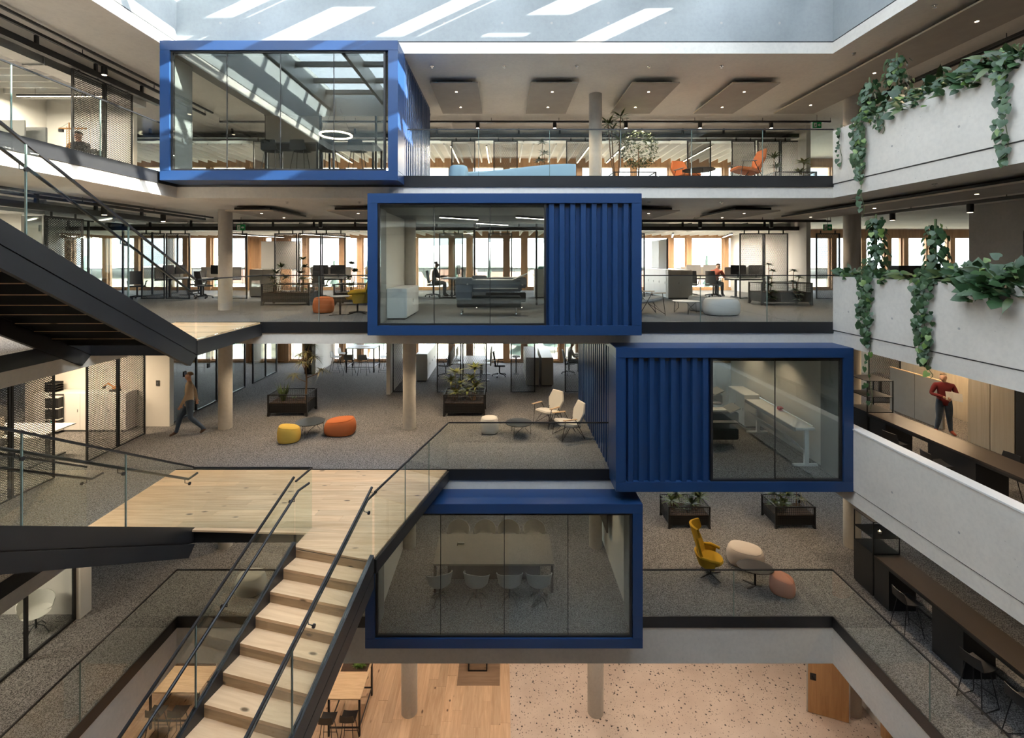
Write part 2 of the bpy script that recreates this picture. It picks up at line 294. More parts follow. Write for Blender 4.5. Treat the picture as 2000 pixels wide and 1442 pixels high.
# F1 carpet inlays (darker strips by the railing)
# roof slab, skylight well walls
struct('ceiling_fourth', ring(MB(), ROOF, ROOF+0.26), 'concrete')
g = 0.03
struct('trim_5', MB().box(XL-g, XR+g, D+0.015, D+0.5, ROOF+0.26, ROOF+0.285).box(XL-0.5, XL-0.015, YN, D+0.4, ROOF+0.26, ROOF+0.285).box(XR+0.015, XR+0.5, YN, D+0.4, ROOF+0.26, ROOF+0.285), 'dark_grey')
struct('wall_back', MB().box(XL-0.4, XR+0.4, D, D+0.4, ROOF+0.285, SKY_Z+0.35), 'well_concrete')
struct('wall_left', MB().box(XL-0.4, XL, YN, D, ROOF+0.285, SKY_Z+0.35), 'well_concrete')
struct('wall_right', MB().box(XR, XR+0.4, YN, D, ROOF+0.285, SKY_Z+0.35), 'well_concrete')
struct('wall_front', MB().box(XL-0.4, XR+0.4, YN-0.4, YN, ROOF+0.26, SKY_Z+0.35), 'well_concrete')
struct('ceiling_roof', MB().box(XW0, XW1, D+0.4, YFAC+0.35, ROOF+0.262, ROOF+0.6).box(XW0, XL-0.4, YB, D+0.4, ROOF+0.262, ROOF+0.6).box(XR+0.4, XW1, YB, D+0.4, ROOF+0.262, ROOF+0.6).box(XL-0.4, XR+0.4, YB, YN-0.4, ROOF+0.262, ROOF+0.6), 'concrete')
# tie holes and formwork joints of the well walls
th = MB()
for x in (-6.6, -5.7, -4.35, -3.05, -1.4, -0.05, 1.1, 2.42, 3.75, 5.05, 6.4): th.tube([(x, D-0.002, 18.62+0.9), (x, D+0.02, 18.62+0.9)], 0.03, 10).tube([(x, D-0.002, 18.62-0.02), (x, D+0.02, 18.62-0.02)], 0.03, 10)
th.build('tie_hole', 'soffit', bpy.data.objects['wall_back'])
# skylight: deep beams, cross bars, panes
sk = bpy.data.objects.new('window_1', None); COL.objects.link(sk); sk['kind'] = 'structure'
bx0 = [-7.56+2.45*k for k in range(7)]
bmz = MB().box(-0.06, 0.06, YN, D, SKY_Z-0.57, SKY_Z+0.05).mesh('skylight_beam', 'gunmetal')
for x in bx0: inst(bmz, 'beam', sk, (x, 0, 0))
bars = {0: (10.45,), 1: (10.28,), 2: (10.68,), 3: (10.02,), 4: (10.32, 10.02), 5: (10.66,)}
for k in range(6):
    xa, xb = bx0[k]+0.06, bx0[k+1]-0.06
    ys = list(bars[k])+[8.6, 7.0, 5.4, 3.8, 2.2, 0.9]
    bm_ = MB().box(xa, xb, -0.08, 0.08, SKY_Z-0.14, SKY_Z+0.02).mesh('skylight_bar', 'gunmetal')
    for y in ys: inst(bm_, 'cross_bar', sk, (0, y, 0))
    if k in (1, 3, 5): MB().box(xb-0.42, xb-0.26, 7.0, D, SKY_Z-0.05, SKY_Z+0.02).build('sash_bar', 'gunmetal', sk)
    edges = sorted([YN]+ys+[D])
    for a, b in zip(edges, edges[1:]): MB().box(xa, xb, a+0.02, b-0.02, SKY_Z+0.022, SKY_Z+0.042).build('pane', 'roof_glass', sk)
# outer enclosure
for side, x in (('west', XW0), ('east', XW1)):
    struct('wall_'+side, MB().box(x-0.3 if side == 'west' else x, x if side == 'west' else x+0.3, YB, YFAC+0.35, 0, ROOF), 'white_wall')
struct('wall_gallery', MB().box(XW0, XW1, YB-0.3, YB, 0, ROOF+0.3), 'white_wall')
# right-hand concrete parapets
for lv, top in ((2, 1.15), (3, 1.07), (4, 1.05)):
    z = LV[lv]; p = MB().box(XR-0.02, XR+0.2, YN, D-0.032, z-0.17, z+top)
    o = struct('wall_parapet_'+LNAME[lv], p, 'concrete')
    struct('trim_%d' % (5+lv), MB().box(XR-0.004, XR+0.01, YN, D-0.032, z-0.192, z-0.171), 'dark_grey')
    if lv in (3, 4):   # planter trough behind the parapet
        MB().box(XR+0.2, XR+0.62, 1.0, D-0.02, z+top-0.45, z+top-0.07).box(XR+0.62, XR+0.66, 1.0, D-0.02, z, z+top-0.02).build('trough', ['soil'], o)
    if lv == 2: MB().box(XR-0.035, XR+0.215, YN, D-0.03, z+top, z+top+0.03).build('coping', 'baffle', o)
    th = MB()
    for y in (2.5, 3.9, 5.3, 6.7, 8.1, 9.5, 10.7): th.tube([(XR-0.0215, y, z+0.3), (XR, y, z+0.3)], 0.022, 12)
    th.build('tie_hole', 'soffit', o)
# core wall on the right wing
struct('wall_core', MB().box(12.45, 13.3, 2.0, 12.95, LV[1], ROOF).box(12.47, 13.3, 12.95, 16.0, LV[4], ROOF), 'soffit')
# white cross walls
wl = lambda n, *b: struct('wall_'+n, MB().box(*b), 'white_wall')
for lv in (3, 4):
    wl('meeting_'+LNAME[lv], 10.75, 10.9, 17.2, YFAC, LV[lv], LV[lv]+2.9)
wl('office_second', -14.0, -9.78, 14.12, 14.3, LV[2], BOT[3]); wl('office_first', -14.0, -9.95, 11.3, 11.45, LV[1], BOT[2]); wl('end_first', -9.95, -9.78, 11.15, 11.45, LV[1], BOT[2])
wl('office_third', -16.0, -11.9, 11.9, 12.05, LV[3], BOT[4]); wl('office_fourth', -16.5, -10.9, 14.2, 14.35, LV[4], ROOF)
wl('west_third', -13.2, -13.05, 3.0, 11.9, LV[3], BOT[4]); wl('west_fourth', -13.6, -13.45, 3.0, 14.2, LV[4], ROOF)
wl('pillar_second', -4.26, -4.12, 17.45, 19.6, LV[2], BOT[3]); wl('bar_second', -8.2, -8.05, 20.6, YFAC, LV[2], BOT[3])
struct('wall_navy', MB().box(-8.52, -8.24, 20.6, 20.85, LV[2], BOT[3]), 'navy')
wl('right_second', 10.75, 10.9, 19.0, YFAC, LV[2], BOT[3])
struct('wall_tan', MB().box(13.9, 14.05, 12.0, 19.0, LV[2], BOT[3]), 'birch_panel')

# columns
def column(x, y, z0, z1, r, label):
    t = thing('round_column', label, 'column', (x, y, z0), 0, 'round concrete columns')
    MB().cyl(0, 0, 0, z1-z0, r, 36).build('shaft', 'column', t, True)
cd = 14.0
side = {-8.08: 'left', -2.75: 'centre left', 2.64: 'centre right', 10.07: 'right'}
where = {0: 'on the ground floor', 1: 'on the lowest gallery', 2: 'on the oak landing floor', 3: 'on the middle box floor', 4: 'on the top gallery'}
SKIP = {1: (2, 3), 2: (4, 5), 3: (2, 3), 4: (0, 1)}      # boards replaced by the blue rooms
for lv in (0, 1, 2, 3, 4):
    for x, nm in side.items():
        if (lv, nm) in ((4, 'left'),): continue
        r = 0.23 if lv == 0 else (0.215 if nm == 'right' else 0.185)
        column(x, cd, LV[lv], BOT[lv+1] if lv < 4 else ROOF, r, 'round pale concrete column, %s one %s' % (nm, where[lv]))
column(-9.4, 2.9, LV[4], ROOF, 0.2, 'round concrete column beside the rail on the left top gallery')

# acoustic boards with two downlights each, sprinklers, track rails, hanging beam
def spot(parent, loc, w, ang=115, blend=0.6, c=(1.0, 0.76, 0.50)):
    d = bpy.data.lights.new('downlight_lamp', 'SPOT'); d.energy = w; d.spot_size = math.radians(ang); d.spot_blend = blend; d.color = c; d.shadow_soft_size = 0.05
    o = bpy.data.objects.new('downlight_lamp', d); COL.objects.link(o); o.parent = parent; o.location = loc; return o
ORD = ['first', 'second', 'third', 'fourth', 'fifth', 'sixth', 'seventh', 'eighth', 'ninth', 'tenth', 'eleventh', 'twelfth']
def board(x0, x1, y0, y1, z, lamps, label, power, group='grey acoustic ceiling boards'):
    t = thing('acoustic_board', label, 'ceiling panel', ((x0+x1)/2, (y0+y1)/2, z), 0, group)
    w, l = (x1-x0)/2, (y1-y0)/2
    MB().box(-w, w, -l, l, 0, 0.035).build('panel', 'board', t); MB().box(-w-0.004, w+0.004, -l-0.004, -l, 0, 0.036).box(-w-0.004, -w, -l, l, 0, 0.036).build('edge', 'board_edge', t)
    MB().box(-w+0.15, w-0.15, -l+0.15, l-0.15, 0.035, 0.11).build('hanger_frame', 'black_metal', t)
    for y in lamps:
        MB().cyl(0, y-(y0+y1)/2, -0.004, 0.01, 0.032, 14).build('downlight', 'lamp_warm', t); spot(t, (0, y-(y0+y1)/2, -0.03), power)
px0 = [-7.33, -4.66, -1.95, 0.70, 3.36, 6.0]
for lv, soff in ((1, BOT[2]), (2, BOT[3]), (3, BOT[4]), (4, ROOF)):
    for i, x in enumerate(px0):
        if i in SKIP[lv]: continue
        board(x, x+1.25, 12.7, 15.35, soff-0.16, (13.35, 14.7), '%s acoustic board from the left, under the ceiling %s' % (ORD[i], where[lv]), SPOT_W*(1.0, 0.5, 0.72, 0.4, 1.15)[lv])
    board(8.56, 9.82, 5.5, 15.35, soff-0.16, (7.0, 9.4, 12.0, 14.5), 'long acoustic board over the right wing %s' % where[lv], SPOT_W*(1.0, 0.5, 0.7, 0.35, 0.85)[lv])
    if lv in (1, 2): board(-9.35, -8.3, 6.0, 12.0, soff-0.16, (7.5, 10.5), 'long acoustic board over the left wing %s' % where[lv], SPOT_W*0.45)
spr = MB().cyl(0, 0, -0.035, 0, 0.012, 8).cyl(0, 0, -0.012, 0, 0.045, 12).cyl(0, 0, -0.05, -0.045, 0.03, 10)
def mkspr():
    t = thing('sprinkler', 'x', 'sprinkler', group='ceiling sprinklers'); spr.build('head', 'chrome', t); return t
PS = Proto(mkspr)
for lv, soff in ((2, BOT[3]), (3, BOT[4]), (4, ROOF)):
    if lv == 2: continue
    for i in range(7): PS.at((-5.37+1.79*i, 11.95, soff), 0, 'sprinkler head, %s from the left in the ceiling %s' % (ORD[i], where[lv]), 'ceiling sprinklers')
    for i in range(3): PS.at((8.1, 11.2-2.1*i, soff), 0, 'sprinkler head, %s from the back, right wing ceiling %s' % (ORD[i], where[lv]), 'ceiling sprinklers')
def track(axis, a, b, c, z, lamps, label, lit=True, power=0):
    t = thing('track_light', label, 'track light', (0, 0, z))
    f = (lambda u, v, w_: (u, c+v, w_)) if axis == 'x' else (lambda u, v, w_: (c+v, u, w_))
    MB().beam(f(a, 0, 0), f(b, 0, 0), 0.06, 0.06).build('rail', 'black_metal', t); MB().beam(f(a, 0.25, 0.05), f(b, 0.25, 0.05), 0.05, 0.05).build('conduit', 'black_metal', t)
    n = int(abs(b-a)/2.2); hg = MB()
    for i in range(n+1): p = f(a+(b-a)*i/n, 0, 0); hg.tube([p, (p[0], p[1], 0.13)], 0.008, 6)
    hg.build('hanger', 'black_metal', t)
    for u in lamps:
        p = f(u, 0, -0.03); s = MB().cyl(p[0], p[1], -0.22, -0.03, 0.065, 16).build('spot_head', 'black_metal', t)
        MB().cyl(p[0], p[1], -0.225, -0.218, 0.05, 14).build('lens', 'lamp_warm' if lit else 'steel', s)
        if power: spot(t, (p[0], p[1], -0.24), power, 120)
for lv, soff in ((1, BOT[2]), (2, BOT[3]), (3, BOT[4]), (4, ROOF)):
    if lv > 1:
        track('x', -9.6, 11.0, 16.3, soff-0.14, (-6.2, -3.6, -0.9, 1.7, 4.1, 6.6, 9.0), 'black track rail with cylinder spots along the back %s' % where[lv], lv == 4)
        track('y', 2.0, 15.5, -9.6, soff-0.14, (4.1, 6.5, 9.0, 11.6, 13.6), 'black track rail with cylinder spots along the left wing %s' % where[lv], lv >= 3, (0, 0, 0, 45, 80)[lv])
    if lv > 2: track('y', 3.0, 15.0, 10.6, soff-0.14, (8.7, 11.0, 13.2), 'black track rail with cylinder spots in the right wing %s' % where[lv], True)
    t = thing('hanging_beam', 'black steel beam carrying the sliding mesh panels %s' % where[lv], 'beam', (0, 0, LV[lv]))
    MB().box(-16, 11.0, 17.62, 17.78, 2.52, 2.66).build('rail', 'black_metal', t); MB().box(-10.08, -9.92, 4.0, 14.0, 2.52, 2.66).build('side_rail', 'black_metal', t)
    hb = MB(); hh = soff-LV[lv]
    for i in range(19): hb.box(-16.0+1.5*i, -15.94+1.5*i, 17.67, 17.73, 2.66, hh)
    for i in range(7): hb.box(-10.03, -9.97, 4.3+1.5*i, 4.36+1.5*i, 2.66, hh)
    hb.build('hanger', 'black_metal', t)
    if lv > 1:
        t = thing('air_duct', 'galvanised air duct running behind the hanging beam %s' % where[lv], 'duct', (0, 0, soff))
        MB().box(-15, 11, 18.15, 18.55, -0.34, -0.08).build('duct', 'galvanised', t); fl = MB()
        for i in range(12): fl.box(-14+2.1*i, -13.96+2.1*i, 18.12, 18.58, -0.37, -0.05)
        fl.build('flange', 'galvanised', t); ot = MB().box(-0.5, 0.5, 18.0, 18.15, -0.36, -0.14).mesh('outlet', 'galvanised')
        for i in range(10): inst(ot, 'outlet', t, (-12.5+2.4*i, 0, 0))
        t = thing('air_duct', 'galvanised air duct along the left wing %s' % where[lv], 'duct', (0, 0, soff))
        MB().box(-10.75, -10.3, 2.0, 13.9, -0.42, -0.12).build('duct', 'galvanised', t); fl = MB()
        for i in range(6): fl.box(-10.78, -10.27, 3.2+1.9*i, 3.24+1.9*i, -0.45, -0.09)
        fl.build('flange', 'galvanised', t)
# white baffles
for lv, soff in ((3, BOT[4]), (4, ROOF)):
    t = thing('baffle_ceiling', 'rows of white hanging baffles over the rear offices %s' % where[lv], 'baffle ceiling', (0, 0, soff), 0)
    me = MB().box(-0.025, 0.025, 18.7, 22.2, -0.34, -0.1).mesh('baffle', 'baffle')
    for i in range(66): inst(me, 'baffle', t, (-18.0+0.435*i, 0, 0))
    t = thing('baffle_ceiling', 'white hanging baffles over the left wing office %s' % where[lv], 'baffle ceiling', (0, 0, soff), 0)
    me = MB().box(-13.4 if lv == 4 else -13.0, -10.35, -0.025, 0.025, -0.34, -0.1).mesh('baffle', 'baffle')
    for i in range(24): inst(me, 'baffle', t, (0, 3.5+0.43*i if lv == 4 else 3.2+0.36*i, 0))

# facade: larch posts, glazed windows
posts = [-20.6, -18.9, -17.4, -15.9, -15.1, -14.0, -12.15, -11.5, -10.9]
x = -10.3
while x < 11:
    posts.append(x); x += 1.75 if len(posts) % 2 else 0.85
posts += [12.4, 14.0, 15.6, 17.0, 18.2, 19.0, 20.2, 21.2, 22.4]
wn = 2
for lv in (1, 2, 3, 4):
    z0, z1 = LV[lv], (BOT[lv+1] if lv < 4 else ROOF); zt = z1-0.42
    w_ = bpy.data.objects.new('window_%d' % wn, None); COL.objects.link(w_); w_['kind'] = 'structure'; wn += 1
    me = MB().box(-0.11, 0.11, YFAC-0.16, YFAC+0.16, z0, zt).mesh('post', 'larch'); fr = MB()
    fr.box(XW0, XW1, YFAC-0.12, YFAC+0.14, z0, z0+0.09).box(XW0, XW1, YFAC-0.12, YFAC+0.14, zt, z1).build('rail_frame', 'larch', w_)
    for p in posts: inst(me, 'post', w_, (p, 0, 0))
    ed = [XW0]+posts+[XW1]
    for a, b in zip(ed, ed[1:]):
        a += 0.11; b -= 0.11
        if b-a < 0.1: continue
        if b-a < 0.58 and int(a*7) % 3 == 0: MB().box(a, b, YFAC-0.02, YFAC+0.03, z0+0.09, zt).build('panel', 'larch', w_); continue
        MB().box(a, b, YFAC+0.01, YFAC+0.03, z0+0.09, zt).build('pane', 'window_glass', w_)
        MB().box(a, a+0.05, YFAC-0.04, YFAC+0.06, z0+0.09, zt).box(b-0.05, b, YFAC-0.04, YFAC+0.06, z0+0.09, zt).box(a+0.05, b-0.05, YFAC-0.04, YFAC+0.06, z0+0.09, z0+0.15).build('sash', 'larch', w_)
    t = thing('balcony_rail', 'dark balcony railing outside the windows %s' % where[lv], 'railing', (0, YFAC+1.0, z0))
    MB().box(XW0, XW1, -0.02, 0.02, 0.98, 1.02).build('top_rail', 'greyblue', t); bb = MB()
    for i in range(88): bb.box(XW0+0.5*i, XW0+0.5*i+0.02, -0.01, 0.01, 0, 0.98)
    bb.build('baluster', 'greyblue', t)
    struct('floor_balcony_'+LNAME[lv], MB().box(XW0, XW1, YFAC+0.15, YFAC+1.2, z0-0.25, z0), 'concrete')
struct('wall_ground', MB().box(XW0, XW1, YFAC, YFAC+0.3, 0, BOT[1]), 'white_wall')
# landscape outside
struct('ground_outside', MB().box(-600, 600, YFAC+1.3, 900, -0.6, -0.3), 'grass').name = 'floor_outside'
rows = []
for i in range(9):
    yy = 330+i*60; rows.append([(-700+35*j, yy, (26+i*20)*(0.75+0.35*math.sin(j*0.37+1)+0.12*math.sin(j*1.3+i))-4) for j in range(41)])
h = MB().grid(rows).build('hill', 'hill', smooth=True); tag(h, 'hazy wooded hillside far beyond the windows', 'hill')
hg = [(-55, 120), (-38, 140), (-24, 105), (-14, 135), (0, 110), (12, 128), (22, 98), (33, 118), (47, 125), (60, 110), (-70, 130)]
for i, (x, y) in enumerate(hg):
    t = thing('far_house', 'white house with a pitched roof in the valley beyond the windows', 'house', (x, y, -0.3), 0.3*(i % 3), 'houses in the valley outside')
    MB().box(-6, 6, -4, 4, 0, 7.5).build('wall', 'house_white', t); MB().hexa([(-6.5,-4.6,7.4),(6.5,-4.6,7.4),(6.5,0,10.6),(-6.5,0,10.6)], [(-6.5,4.6,7.4),(6.5,4.6,7.4),(6.5,0.1,10.6),(-6.5,0.1,10.6)]).build('roof', 'roof_tile', t)
    for wx in (-4, -1.3, 1.3, 4):
        for wz in (1.5, 4.6): MB().box(wx-0.6, wx+0.6, -4.06, -3.98, wz, wz+1.5).build('window', 'greyblue', t)
def mktree():
    t = thing('conifer', 'x', 'tree'); MB().cyl(0, 0, 0, 3, 0.2, 8).build('trunk', 'bark', t); c = MB()
    for k in range(7):
        z = 1.4+k*1.25; c.lathe([(2.3-0.3*k, z), (1.3-0.17*k, z+0.5), (0.15, z+1.9)], 9, random.uniform(-.15, .15), random.uniform(-.15, .15))
    c.build('crown', 'far_forest', t); return t
PT = Proto(mktree)
for i in range(26):
    x = -65+5.2*i; PT.at((x, 62+(i*37 % 30), -0.3), random.uniform(0, 6), 'dark conifer standing in the valley beyond the windows', 'conifers outside').scale = (1, 1, random.uniform(0.7, 1.35))
# ================================================================ BALUSTRADES, STAIRS, LANDINGS
GLH = 1.09
def rail(label, pts, z, joints=1.7, name='glass_balustrade', h=GLH, sub=0.0):
    """frameless glass balustrade along a plan polyline"""
    t = thing(name, label, 'balustrade', (0, 0, z)); cap = MB()
    for (a, b) in zip(pts, pts[1:]):
        A, B = Vector((*a, 0)), Vector((*b, 0)); L = (B-A).length; n = max(1, round(L/joints)); u = (B-A)/L; nn = Vector((-u.y, u.x, 0))*0.009
        for i in range(n):
            p, q = A+u*(L*i/n+0.006), A+u*(L*(i+1)/n-0.006)
            MB().prism([tuple((p-nn)[:2]), tuple((q-nn)[:2]), tuple((q+nn)[:2]), tuple((p+nn)[:2])], -sub, h).build('pane', 'rail_glass', t)
            if i: MB().beam(p+Vector((0, 0, 0)), p+Vector((0, 0, h)), 0.012, 0.02).build('joint', 'glass_edge', t)
        cap.beam(A+Vector((0, 0, h)), B+Vector((0, 0, h)), 0.03, 0.024)
    cap.build('cap_rail', 'black_metal', t); return t
e = D-0.015
rail('glass balustrade along the top gallery right of the top blue box', [(-2.25, e), (XR, e)], LV[4]); rail('glass balustrade along the left wing of the top gallery', [(XL+0.015, YF+0.2), (XL+0.015, YN+1)], LV[4])
rail('glass balustrade left of the middle blue box', [(-5.62, e), (-3.0, e)], LV[3]); rail('glass balustrade right of the middle blue box', [(3.0, e), (XR, e)], LV[3])
rail('glass balustrade between the oak landing and the right blue box', [(-1.31, e), (2.42, e)], LV[2], 4.2)
rail('glass balustrade right of the lowest blue box', [(3.02, e), (XR-0.015, e), (XR-0.015, 1.0)], LV[1], 2.55)
rail('glass balustrade around the lower left void', [(-3.06, e), (XL+0.015, e), (XL+0.015, 1.0)], LV[1], 2.75)

def flight(name, label, loc, rz, wd, n, rise, run, first, hl=0.28, hb=0.25, topoff=0.0, glass_l=True, ext=0.0):
    """local x ascends, y runs from the right stringer (0) to the left one (wd)"""
    t = thing(name, label, 'staircase', loc, rz); m = rise/run
    tm = MB().box(0.05, wd-0.05, -run-0.012, 0.0, -0.045, 0).mesh('tread', 'oak_tread_lit'); rm = MB().box(0.05, wd-0.05, -0.022, 0.0, -rise+0.001, -0.0455).mesh('riser', 'oak_riser')
    um = MB().box(0.05, wd-0.05, -run, -0.024, -0.075, -0.046).box(0.05, wd-0.05, -0.03, -0.0235, -rise-0.03, -0.075).mesh('tray', 'black_steel')
    for i in range(n):
        x, z = first+run*i, rise*(i+1)
        if i < n-1:
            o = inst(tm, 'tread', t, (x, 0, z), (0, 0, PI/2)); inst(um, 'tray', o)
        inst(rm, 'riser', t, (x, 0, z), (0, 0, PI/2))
    xe = first+run*(n-1); 
    def sl(x): return m*(x-first)+rise+topoff if False else m*x+topoff
    for s, y in ((0, 0.0), (1, wd)):
        y0, y1 = (y-0.02, y+0.05) if s == 0 else (y-0.05, y+0.02)
        a, b = 0.0, xe+ext
        def plate(zt0, zb0, inset, nm, par):
            q = 0.015*inset
            ya, yb = y0+q, y1-q
            lo = [(a, ya, sl(a)+zt0), (b, ya, sl(b)+zt0), (b, ya, sl(b)+zb0), (a+(0.0 if zb0 > -0.3 else 0.18), ya, sl(a)+zb0+(0 if zb0 > -0.3 else 0.1))]
            hi = [(p[0], yb, p[2]) for p in lo]; return MB().hexa(lo, hi).build(nm, 'black_steel', par)
        st = plate(0.0, -hl, 0, 'stringer', t); plate(-hl, -hl-0.02, 1, 'shadow_gap', st); plate(-hl-0.02, -hl-0.02-hb, 0, 'lower_band', st)
        # glass and cap
        yg = y+ (0.015 if s == 0 else -0.015)
        nP = max(2, round((b-a)/1.75)); 
        for i in range(nP):
            p, q = a+(b-a)*i/nP+0.006, a+(b-a)*(i+1)/nP-0.006
            lo = [(p, yg-0.009, sl(p)), (q, yg-0.009, sl(q)), (q, yg-0.009, sl(q)+1.1), (p, yg-0.009, sl(p)+1.1)]
            MB().hexa(lo, [(v[0], yg+0.009, v[2]) for v in lo]).build('pane', 'rail_glass', t)
            if i: MB().beam((p, yg, sl(p)), (p, yg, sl(p)+1.1), 0.014, 0.022).build('joint', 'glass_edge', t)
        MB().beam((a, yg, sl(a)+1.1), (b, yg, sl(b)+1.1), 0.03, 0.03).build('cap_rail', 'black_metal', t)
        yh = y+(0.10 if s == 0 else -0.10)
        hr = MB().tube([(a-0.25, yh, sl(a)+0.88), (a, yh, sl(a)+0.88), (b, yh, sl(b)+0.88), (b+0.28, yh, sl(b)+0.88)], 0.021, 10).build('handrail', 'black_metal', t, True)
        k = int((b-a)/1.35)
        for i in range(k+1):
            x = a+0.1+(b-a-0.2)*i/k; z = sl(x)+0.86
            MB().tube([(x, yh, z), (x, yh, z-0.06), (x, yg, z-0.07)], 0.007, 6).tube([(x, yg-0.012, z-0.07), (x, yg+0.012, z-0.07)], 0.028, 12).build('bracket', 'black_metal', hr)
    return t
RUN = 0.305
flight('staircase', 'black steel staircase climbing from the upper landing past the left edge', (XL, 8.85, LV[3]), -PI/2, -5.65-XL, 20, (LV[4]-LV[3])/20, RUN, 0.45)
flight('staircase', 'black steel staircase climbing to the left from the lower oak landing', (XL, 8.8, LV[2]), -PI/2, -5.65-XL, 20, (LV[3]-LV[2])/20, RUN, 0.45)
# lower flight, splayed: its top edge is the rim of the oak landing
LT, RT = Vector((-3.58, 8.20)), Vector((-2.13, 7.83)); wdir = (LT-RT).normalized(); asc = Vector((wdir.y, -wdir.x)); WD = (LT-RT).length
nR = 20; ris = (LV[2]-LV[1])/nR; base = RT-asc*RUN*(nR-1)
flight('staircase', 'wide oak staircase with glass sides descending from the oak landing', (base.x, base.y, LV[1]), math.atan2(asc.y, asc.x), WD, nR, ris, RUN, 0.0, 0.27, 0.24, 0.17+0.09)

def landing(label, poly, z, deck, planks_x, fh=0.26):
    t = thing('oak_landing', label, 'landing', (0, 0, z)); MB().prism(poly, -fh, -0.03).build('deck', 'black_steel', t)
    x0, x1 = min(p[0] for p in deck), max(p[0] for p in deck); y0, y1 = min(p[1] for p in deck), max(p[1] for p in deck)
    def span(yc):                                     # x-extent of the deck polygon at this row
        xs = []
        for (a, b) in zip(deck, deck[1:]+deck[:1]):
            if (a[1]-yc)*(b[1]-yc) < 0: xs.append(a[0]+(b[0]-a[0])*(yc-a[1])/(b[1]-a[1]))
        xs.sort(); return xs
    w_ = 0.2; y = y1; r = 0
    while y > y0+0.02:
        ya, yb = y, max(y-w_, y0)
        top, bot = span(ya-0.004), span(yb+0.004)
        if len(top) >= 2 and len(bot) >= 2:
            a, b = top[0], top[-1]; a2, b2 = bot[0], bot[-1]; n = max(1, round((max(b, b2)-min(a, a2))/1.9)); off = (r*0.37) % 1.0
            cuts = [0]+[min(0.97, max(0.03, (i+off*0.8-0.2)/n)) for i in range(1, n)]+[1]
            for c0, c1 in zip(cuts, cuts[1:]):
                q = 0.0015; cxm = (a+b)/2; cym = (ya+yb)/2
                P = [(a+(b-a)*c0+q-cxm, ya-q-cym), (a2+(b2-a2)*c0+q-cxm, yb+q-cym), (a2+(b2-a2)*c1-q-cxm, yb+q-cym), (a+(b-a)*c1-q-cxm, ya-q-cym)]
                MB().prism(P, -0.03, 0.0).build('plank', 'oak_floor', t, loc=(cxm, cym, 0))
        y -= w_; r += 1
    return t
e2 = D-0.03
P2 = [(XL, e2), (-1.28, e2), (-2.09, 7.90), (-3.55, 8.27), (-3.46, 8.77), (-5.65, 8.77), (XL, 8.77)]
landing('broad oak plank landing at the head of the oak staircase', P2[::-1], LV[2], [(XL, e2), (-1.33, e2), (-2.15, 7.84), (-3.57, 8.2), (-3.52, 8.80), (XL, 8.80)], True)
P3 = [(XL, e2), (-5.62, e2), (-5.62, 8.85), (XL, 8.85)]
landing('small oak landing at the foot of the upper black staircase', P3[::-1], LV[3], [(XL, e2), (-5.66, e2), (-5.66, 8.88), (XL, 8.88)], True, 0.3)
rail('glass balustrade along the front of the oak landing', [(-5.65, 8.79), (-3.50, 8.79), (-3.56, 8.25)], LV[2], 2.2)
rail('glass balustrade on the right edge of the oak landing', [(-1.30, e2), (-2.11, 7.87)], LV[2], 1.3)
rail('glass balustrade beside the small upper landing', [(-5.64, e2), (-5.64, 8.87)], LV[3], 2.5)

